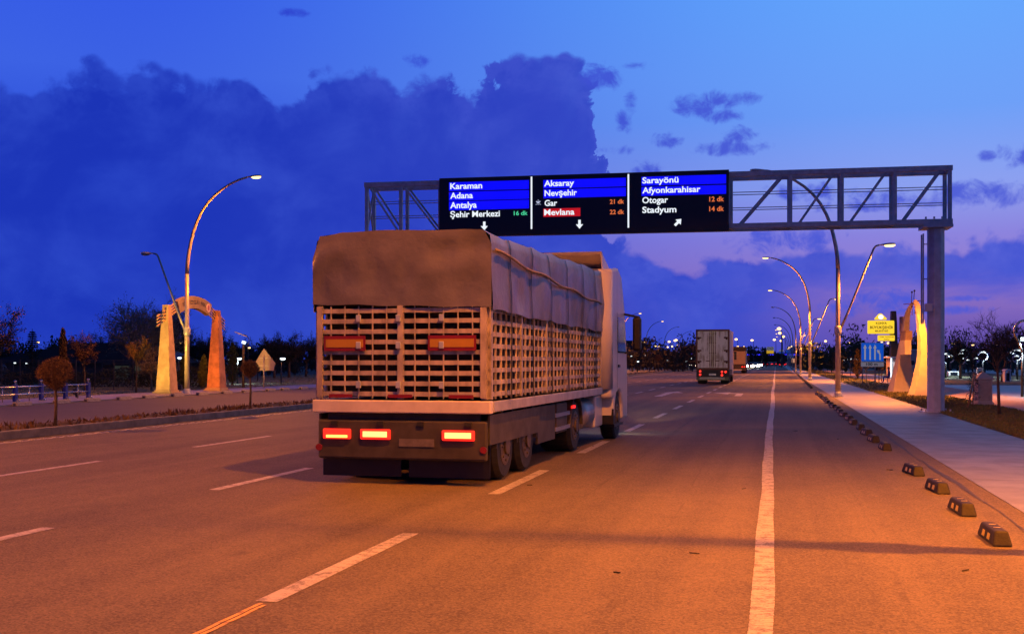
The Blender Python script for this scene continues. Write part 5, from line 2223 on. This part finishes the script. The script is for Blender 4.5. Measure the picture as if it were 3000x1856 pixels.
# person sitting by the booth: one skinned body
def seated_person(loc, rz):
    t = thing('person', 'person in a blue jacket sitting beside the lit booth', 'person', loc, rz)
    vs = [(0, 0, .50), (0, 0, .72), (0, .02, .95), (0, .03, 1.04), (0, .05, 1.14), (0, .05, 1.25),
          (.10, .02, .48), (.12, .42, .50), (.12, .45, .10), (.12, .56, .05), (-.10, .02, .48), (-.12, .42, .50), (-.12, .45, .10), (-.12, .56, .05),
          (.18, .02, .96), (.24, .06, .72), (.16, .28, .62), (-.18, .02, .96), (-.24, .06, .72), (-.16, .28, .62)]
    es = [(0, 1), (1, 2), (2, 3), (3, 4), (4, 5), (0, 6), (6, 7), (7, 8), (8, 9), (0, 10), (10, 11), (11, 12), (12, 13), (2, 14), (14, 15), (15, 16), (2, 17), (17, 18), (18, 19)]
    rad = [.15, .14, .15, .055, .09, .085, .09, .065, .05, .04, .09, .065, .05, .04, .06, .045, .035, .06, .045, .035]
    me = bpy.data.meshes.new('body')
    me.from_pydata(vs, es, [])
    o = bpy.data.objects.new('body', me)
    C.objects.link(o)
    o.parent = t
    o.modifiers.new('skin', 'SKIN')
    me.skin_vertices[0] if me.skin_vertices else None
    if not me.skin_vertices:
        pass
    sv = me.skin_vertices[0].data
    for i, r in enumerate(rad):
        sv[i].radius = (r, r)
    sv[0].use_root = True
    sd = o.modifiers.new('subdiv', 'SUBSURF')
    sd.levels = sd.render_levels = 1
    me.materials.append(mat('blue_jacket', (.015, .04, .30), .8, var=.15))
    mb = MB()
    mb.ball((0, .045, 1.225), (.095, .105, .10), 10, 6)
    mb.build('hair', BLACK, t, True)
    return t


try:
    seated_person(W(2122, 93), YAW + R(70))
    bn = thing('stool', 'low cream bench under the person in blue', 'bench', W(2122, 93), YAW + R(70))
    mb = MB()
    mb.box(-.22, .22, -.3, .16, .34, .40)
    mb.build('seat', PLASTER, bn)
    for i in (-.18, .18):
        for j in (-.25, .11):
            mb = MB()
            mb.box(i - .03, i + .03, j - .03, j + .03, 0, .34)
            mb.build('leg', PLASTER, bn)
except Exception as e:
    print('person failed', e)

# stone cabinet
p = G(2349, 968)
cbn = thing('stone_cabinet', 'pale stone utility pillar with a pyramid cap on the verge', 'cabinet', (p.x, p.y + .35, 0), R(12))
mb = MB()
mb.box(-.33, .33, -.33, .33, 0, .12)
mb.build('plinth', PLASTER, cbn)
mb = MB()
mb.box(-.28, .28, -.28, .28, .122, 1.02)
mb.build('shaft', PLASTER, cbn, bevel=.015)
mb = MB()
mb.box(-.33, .33, -.33, .33, 1.022, 1.09)
mb.add([(-.33, -.33, 1.092), (.33, -.33, 1.092), (.33, .33, 1.092), (-.33, .33, 1.092), (-.05, -.05, 1.32), (.05, -.05, 1.32), (.05, .05, 1.32), (-.05, .05, 1.32)],
       [(0, 1, 5, 4), (1, 2, 6, 5), (2, 3, 7, 6), (3, 0, 4, 7), (4, 5, 6, 7)])
mb.build('cap', PLASTER, cbn)
mb = MB()
mb.box(-.22, .22, -.292, -.2825, .2, .95)
mb.build('door', mat('cabinet_door', (.45, .36, .26), .6, var=.1), cbn)
# stakes, saplings
p = W(2322, 43.5)
stk = thing('sapling', 'young conifer sapling beside the stone pillar', 'sapling', p)
mb = MB()
mb.tube([(0, 0, -.05), (.02, 0, 1.2), (0, 0, 2.0)], [.02, .014, .006], 6)
mb.build('trunk', BARK, stk, True)
mb = MB()
rng = random.Random(91)
for k in range(1500):
    h = rng.random()
    rr = .23 * (1 - h * .75) * (1 + .3 * math.sin(h * 23))
    a = rng.uniform(0, 2 * pi)
    q = rr * rng.random() ** .6
    pp_ = Vector((q * math.cos(a), q * math.sin(a), .25 + h * 1.85))
    s = rng.uniform(.03, .07)
    u_ = Vector((math.cos(a), math.sin(a), rng.gauss(.2, .4))).normalized()
    v_ = u_.orthogonal().normalized()
    mb.add([pp_ - v_ * s * .16, pp_ + v_ * s * .16, pp_ + u_ * s * 1.4], [(0, 1, 2)])
mb.build('crown', NEEDLE, stk)
lst = thing('tree_stake', 'leaning orange brown stake beside the young conifer', 'stake', W(2309, 41.5))
mb = MB()
a_ = W(2309, 41.5)
b_ = W(2326, 43) - a_
mb.tube([(0, 0, -.03), (b_.x, b_.y, 1.32)], .032, 7)
mb.build('post', mat('stake_wood', (.26, .13, .05), .8, var=.2, scale=8), lst, True)
mb = MB()
mb.tube([(b_.x * .88, b_.y * .88, 1.12), (b_.x * .95, b_.y * .95, 1.2)], .045, 8)
mb.build('tie', BLACK, lst)
p = G(2385, 992)
bare_tree('young_tree', 'slim bare young tree on the verge near the right edge', 'tree', p, 3.15, 1.05, .045, BARK, TWIG_D, 51, 14, 8, 7, 1.45, 0, tw=.004, group='bare trees on the right')
bare_tree('bare_tree', 'bigger bare tree behind the slim young tree at the right edge', 'tree', W(2393, 98), 5.6, 2.3, .15, BARK, TWIG_D, 52, 16, 10, 9, 1.8, 0, tw=.011, group='bare trees on the right')
bare_tree('bare_tree', 'bare tree just right of the gantry post', 'tree', W(2292, 115), 4.6, 2.2, .14, BARK, TWIG_D, 53, 14, 10, 9, 1.4, 0, tw=.012, group='bare trees on the right')
cypress('column_tree', 'brown column tree behind the left post of the blue lane sign', W(2047, 112), 2.9, .42, CYPR_B, 54, n=1800)
for i, (u, dd, h) in enumerate(((2068, 98, 1.7), (2098, 94, 1.8), (2104, 99, 1.7), (1990, 170, 3.2), (2010, 150, 3.0), (2030, 140, 2.8))):
    bare_tree('staked_sapling', ['thin bare sapling behind the blue lane sign, left one', 'thin bare sapling behind the right post of the lane sign', 'thin bare sapling just right of the lane sign posts', 'thin tree on the verge right of the nearest lamp pole',
              'thin tree between the nearest lamp and the lane sign', 'thin tree just left of the brown column tree'][i], 'sapling', W(u, dd), h, .45, .03, BARK, TWIG_D, 60 + i, 7, 5, 5, h * .5, 0, tw=.006, group='saplings on the right verge')


# bins and boxes on the plaza
def frame_bin(u, d, w, h, label, dark=True):
    t = thing('litter_bin', label, 'litter bin', W(u, d), YAW)
    mb = MB()
    mb.box(-w / 2, w / 2, 0, .5, 0, .06)
    mb.box(-w / 2, -w / 2 + .09, 0, .5, .06, h)
    mb.box(w / 2 - .09, w / 2, 0, .5, .06, h)
    mb.prism([(-w / 2 - .08, 0, h), (w / 2 + .08, 0, h), (w / 2 - .1, 0, h + .14), (-w / 2 + .1, 0, h + .14)], (0, -.05, .002), (0, .55, .002))
    mb.build('frame', WHITE_SIGN, t)
    mb = MB()
    mb.box(-w / 2 + .11, w / 2 - .11, .06, .44, .08, h * .8)
    mb.build('bin', mat('brown_bin', (.06, .035, .02), .7, var=.2), t)
    return t


frame_bin(2406, 97, .5, .95, 'white framed litter bin under the bigger bare tree')
frame_bin(2340, 118, .6, .95, 'white framed litter bin farther left on the plaza')
bb = thing('planter_box', 'white rounded box with a dark front on the plaza right of the gantry post', 'box', W(2277, 130), YAW)
mb = MB()
mb.box(-.62, .62, 0, .7, .04, .62)
mb.build('shell', WHITE_SIGN, bb, bevel=.12)
mb = MB()
mb.box(-.42, .42, -.02, -.004, .14, .52)
mb.build('dark_front', GLASSD, bb)


# ring lamps on the plaza
def ring_lamp(loc, h, label, sc=1.0, pt=0, flip=1, lit=WHITE_ON):
    t = thing('ring_lamp', label, 'park lamp', loc, YAW, 'curved white plaza lamps')
    mb = MB()
    mb.tube([(0, 0, 0), (0, 0, h * .62)], [.07 * sc, .05 * sc], 7)
    mb.build('pole', BLACK, t, True)
    mb = MB()
    cz_ = h * .82
    rr = h * .19
    pts_ = [(0, 0, h * .6)]
    for k in range(15):
        a = R(-125) - R(235) * k / 14 * 1
        pts_.append((flip * rr * math.cos(a), 0, cz_ + rr * math.sin(a)))
    mb.tube(pts_, [.05 * sc] * 6 + [.055 * sc] * 10, 6)
    mb.build('ring', GALV2, t, True)
    mb = MB()
    a0, a1 = R(40), R(140)
    mb.tube([(flip * (rr - .05 * sc) * math.cos(a0 + (a1 - a0) * k / 8), -.0, cz_ + (rr - .05 * sc) * math.sin(a0 + (a1 - a0) * k / 8)) for k in range(9)], [.045 * sc * s_ for s_ in (.5, 1, 1.3, 1.5, 1.6, 1.5, 1.3, 1, .5)], 6)
    mb.build('lit_arc', lit, t, True)
    if pt:
        add_spot(t, (0, -.0, cz_ + rr - .3), pt, (.72, .9, 1), 168, .3, .15)
    return t


def ring_big(loc, label):
    t = thing('ring_lamp', label, 'park lamp', loc, YAW, 'curved white plaza lamps')
    mb = MB()
    mb.tube([(.0, 0, 0), (.0, 0, 2.2)], [.07, .055], 10)
    mb.build('pole', BLACK, t, True)
    mb = MB()
    pts_ = [(0, 0, 2.2), (-.12, 0, 2.55)]
    for k in range(17):
        a = R(215) - R(250) * k / 16
        pts_.append((.12 + .52 * math.cos(a), 0, 3.25 + .52 * math.sin(a)))
    mb.tube(pts_, .065, 8)
    mb.build('ring', STEEL, t, True)
    mb = MB()
    mb.box(-.08, .20, -.06, .06, 2.75, 2.95)
    mb.build('lamp_glass', WHITE_ON, t, bevel=.02)
    add_spot(t, (.0, -.1, 2.6), 500, (.72, .9, 1), 160, .4, .12)
    return t


ring_big(W(2440, 56), 'large ring shaped lamp cut by the right edge of the photo')
rg = [(2293, 841, 128, 700), (2268, 847, 150, 0), (2257, 842, 118, 700), (2296, 853, 160, 0), (2310, 857, 190, 0), (2346, 838, 125, 700), (2347, 858, 200, 0), (2428, 833, 108, 700), (2426, 847, 150, 0), (2429, 857, 190, 0),
      (2413, 839, 140, 0), (2301, 833, 165, 0), (2358, 857, 210, 0), (2330, 853, 180, 0), (2116, 850, 170, 0), (2127, 849, 150, 400), (2188, 838, 118, 400), (2012, 857, 230, 0), (2022, 856, 225, 0), (2032, 855.5, 220, 0), (2042, 855, 215, 0), (1985, 842, 260, 0)]
for i, (u, v, dd, pt) in enumerate(rg):
    zt = CAMH + (HV - v) * dd / F
    lab = 'white curved plaza lamp, %s counted from the right edge' % ORD[sorted([q[0] for q in rg], reverse=True).index(u)] if i < 17 else 'white curved lamp in the far row left of the lane sign, %s from the left' % ORD[[1985, 2012, 2022, 2032, 2042].index(u)]
    ring_lamp(W(u, dd), zt, lab, 1.5 if pt else 1.7, pt * .9, -1 if i % 2 else 1)
for i, (u, v, dd, lab) in enumerate(((2321, 822.6, 240, 'brightest amber lamp right of the gantry post'), (2274, 819.4, 260, 'amber lamp between the gantry post and the first bare tree'), (2376, 821.5, 260, 'amber lamp within the bare tree crown on the right'),
                                     (2423, 825, 240, 'amber lamp near the right edge above the white lamps'), (2399, 839, 280, 'low amber lamp behind the slim young tree'), (2382, 843, 280, 'lowest amber lamp left of the slim young tree'), (2272, 843, 290, 'low amber lamp right beside the gantry post'))):
    zt = CAMH + (HV - v) * dd / F
    park_lamp(W(u, dd), zt, lab, 'amber lamps behind the plaza', 0, .22, True)

# ------------------------------------------------------------------ far end of the road
br_ = thing('blue_bridge', 'distant footbridge with a glowing blue neon line across the road', 'bridge', W(1222, 540), YAW)
k_ = 540 / F
mb = MB()
mb.box((1540 - HU) * k_, (2700 - HU) * k_, 0, 4, 4.2, 4.9)
mb.build('deck', WALLD, br_)
mb = MB()
mb.box((1546 - HU) * k_, (1665 - HU) * k_, -.1, -.01, 4.75, 5.5)
mb.box((1780 - HU) * k_, (2450 - HU) * k_, -.1, -.01, 4.75, 5.25)
mb.build('neon_line', NEON, br_)
for u in (1560, 1640, 1790, 1905, 1960, 2100, 2300):
    mb = MB()
    mb.box((u - HU) * k_ - .4, (u - HU) * k_ + .4, 1, 3, 0, 4.2)
    mb.build('pier', WALLD, br_)


def far_sign(name, label, u0, u1, v0, v1, d, parts, post_u=None, cat='sign'):
    t = thing(name, label, cat, W((u0 + u1) / 2, d), YAW)
    uc = (u0 + u1) / 2
    k = d / F
    f = lambda u: (u - uc) * k
    h = lambda v: CAMH + (HV - v) * k
    for (nm, a, b, c, e, m) in parts:
        mb = MB()
        mb.box(f(a), f(b), -.06, .0, h(e), h(c))
        mb.build(nm, m, t)
    mb = MB()
    pu = post_u if post_u else uc
    mb.tube([(f(pu), .2, 0), (f(pu), .2, h(v0))], .12, 6)
    if post_u and not (u0 <= post_u <= u1):
        mb.bar((f(pu), .2, h((v0 + v1) / 2)), (f(u1), .2, h((v0 + v1) / 2)), .16)
    mb.build('post', BLACK, t)
    return t, f, h


WL = mat('white_far_sign_added_glow', (.6, .6, .58), .5, var=.05, emit=(1, .95, .85), estr=.10)  # the three far sign faces get added glow to stand in for reflective sheeting
YL = mat('yellow_far_sign_added_glow', (.75, .42, .02), .5, var=.05, emit=(1, .55, .02), estr=.45)
BL = mat('blue_far_sign_added_glow', (.02, .10, .5), .5, var=.05, emit=(.02, .12, .8), estr=.25)
t_, f_, h_ = far_sign('no_overtaking_sign', 'white and yellow sign with two round symbols hanging from a mast over the far road', 1829.6, 1846.7, 827, 843, 300,
                      [('white_panel', 1829.6, 1846.7, 827, 836, WL), ('yellow_panel', 1829.6, 1846.7, 836.1, 843, YL)], 1820)
for u in (1834, 1842):
    mb = MB()
    c = (f_(u), h_(831.5))
    ring = [(c[0] + .36 * math.cos(2 * pi * k / 16), -.075, c[1] + .36 * math.sin(2 * pi * k / 16)) for k in range(17)]
    mb.tube(ring, .05, 5)
    mb.bar((c[0] - .25, -.075, c[1] - .2), (c[0] + .25, -.075, c[1] + .2), .08)
    mb.build('round_symbol', DARKTXT, t_)
far_sign('direction_sign', 'small beige and blue road sign right of the yellow sign', 1859, 1870, 834, 843, 380, [('beige_panel', 1859, 1870, 834, 838.5, WL), ('blue_panel', 1859, 1870, 838.6, 843, BL)])
far_sign('direction_sign', 'small all blue road sign left of the far lamp row', 1875.6, 1886, 834.6, 842, 400, [('blue_panel', 1875.6, 1886, 834.6, 842, BL)])
far_sign('direction_sign', 'low white and blue board beneath the all blue road sign', 1879, 1895, 846.5, 852, 420, [('white_panel', 1879, 1895, 846.5, 848.5, WL), ('blue_panel', 1879, 1895, 848.6, 852, BL)])
far_sign('billboard', 'blue lit billboard at the right of the far lamp row', 1918, 1927, 846.7, 870, 330, [('blue_panel', 1918, 1927, 846.7, 866, mat('lit_billboard', (.02, .15, .6), .5, var=.3, scale=.5, emit=(.02, .2, .9), estr=.4))], cat='billboard')
far_sign('shop_sign', 'small glowing orange shop front panel beside the far covered truck', 1890, 1896, 855, 865, 420, [('lit_panel', 1890, 1896, 855, 865, glow('orange_shop', (1, .45, .25), .9))])
far_sign('neon_sign', 'bright cyan white neon sign left of the blue bridge', 1508, 1521, 839, 844, 330, [('lit_letters', 1508, 1515, 839, 843, glow('cyan_neon', (.45, .75, 1), 3)), ('lit_letters', 1515.2, 1521, 841, 844, glow('white_neon', (.9, .95, 1), 3))])
spruce('conifer', 'dark conifer at the far end of the road under the yellow sign', W(1829, 350), 4.7, 1.6, NEEDLE, 71)
# office block far left of the bridge
fb = thing('far_building', 'faint far building left of the blue bridge', 'building', W(1494, 420), YAW)
mb = MB()
mb.box(-4, 3, 0, 10, 0, 9)
mb.build('wall', WALLD, fb)
mb = MB()
mb.box(-4.3, 3.3, -.3, 10.3, 9.004, 9.5)
mb.build('roof', ROOFD, fb)
for i in range(3):
    for j in range(2):
        mb = MB()
        mb.box(-3 + i * 2, -2 + i * 2, -.05, -.004, 3 + j * 3, 4.3 + j * 3)
        mb.build('window', GLASSD, fb)

fl = [(1865.4, 783.6), (1867, 794), (1874, 802.6), (1868, 812.6), (1852, 810), (1798.7, 811.4), (1761, 809), (1763.7, 826), (1778, 827), (1781, 829.5), (1792, 836), (1795, 840), (1799, 838), (1804, 841.3),
      (1882, 832), (1885, 829), (1888, 827.5), (1891, 826), (1886, 833), (1939.5, 814), (1974, 813.3), (1956, 827), (1914.3, 829), (1927, 836.6), (1520, 814.7), (1529, 816), (1534, 814.3), (1541, 815), (1531, 821), (1543, 820.3),
      (1567.3, 825.4), (1574.5, 826), (1600.6, 814.7), (1615, 812), (1617.5, 811), (1606.5, 826), (1596, 827.6), (1620, 824), (1628, 825.6), (1631.3, 831), (1470, 825), (2108, 817), (2099, 818), (2093, 818.5), (2066, 819.5), (2030, 817.5), (2123, 818), (2128, 821),
      (1785, 851), (1790, 853), (1796, 852), (1802, 850), (1808, 853), (1858, 853), (1863, 851), (1868, 850), (1855, 857), (1880, 855)]
srcs = {}
for i, (u, v) in enumerate(fl):
    Hh = 11.0
    dd = (Hh - CAMH) * F / (HV - v)
    if dd > 900:
        dd = 900
        Hh = CAMH + (HV - v) * dd / F
    key = 'a' if Hh > 10 else 'b'
    lab = 'small distant street lamp glowing above the horizon' if key == 'a' else 'tiny lamp glowing low at the far end of the road'
    if key not in srcs:
        t = thing('distant_lamp', lab, 'street lamp', (0, 0, 0), 0, 'distant lit street lamps' if key == 'a' else 'tiny lamps at the end of the road')
        hh = Hh
        mb = MB()
        mb.tube([(0, 0, 0), (0, 0, hh * .9), (-.3, 0, hh * .98), (-.6, 0, hh)], [.14, .1, .08, .06], 5)
        mb.build('pole', BLACK, t)
        mb = MB()
        mb.ball((-.7, 0, hh - .05), (.62, .4, .42), 8, 5)
        mb.build('lamp_glass', WARM_ON, t)
        srcs[key] = (t, hh)
        first = True
    else:
        first = False
    src, hh = srcs[key]
    o = place(src, not first, W(u, dd), YAW, lab, (1, 1, Hh / hh))
low_w = [(1535, 847, 210), (1612, 852.6, 200), (1555.7, 850, 230), (1590, 853, 230), (1592, 859, 200), (1636, 861, 210), (1629, 860, 220), (1650, 854.5, 220), (1658, 854.5, 230), (1479, 848, 200), (1506, 849, 210), (1521, 862, 180)]
LWN = ['below the neon blue line, leftmost bright arc', 'bright arc under the middle of the blue line', 'at the left end of the blue line', 'left of the bright middle arc', 'low, left of the bright middle arc', 'low, right of the bright middle arc',
       'low and nearer the bright middle arc', 'next to the box truck, left one', 'touching the left edge of the box truck', 'right beside the cargo truck cab', 'between the first far lamp pole and the neon sign', 'lowest, below the cyan neon sign']
for i, (u, v, dd) in enumerate(low_w):
    park_lamp(W(u, dd), CAMH + (HV - v) * dd / F, 'white far park lamp ' + LWN[i], 'white far park lamps left of the box truck', 0, .20 if i < 2 else .12)
print('objects', len(S.objects))
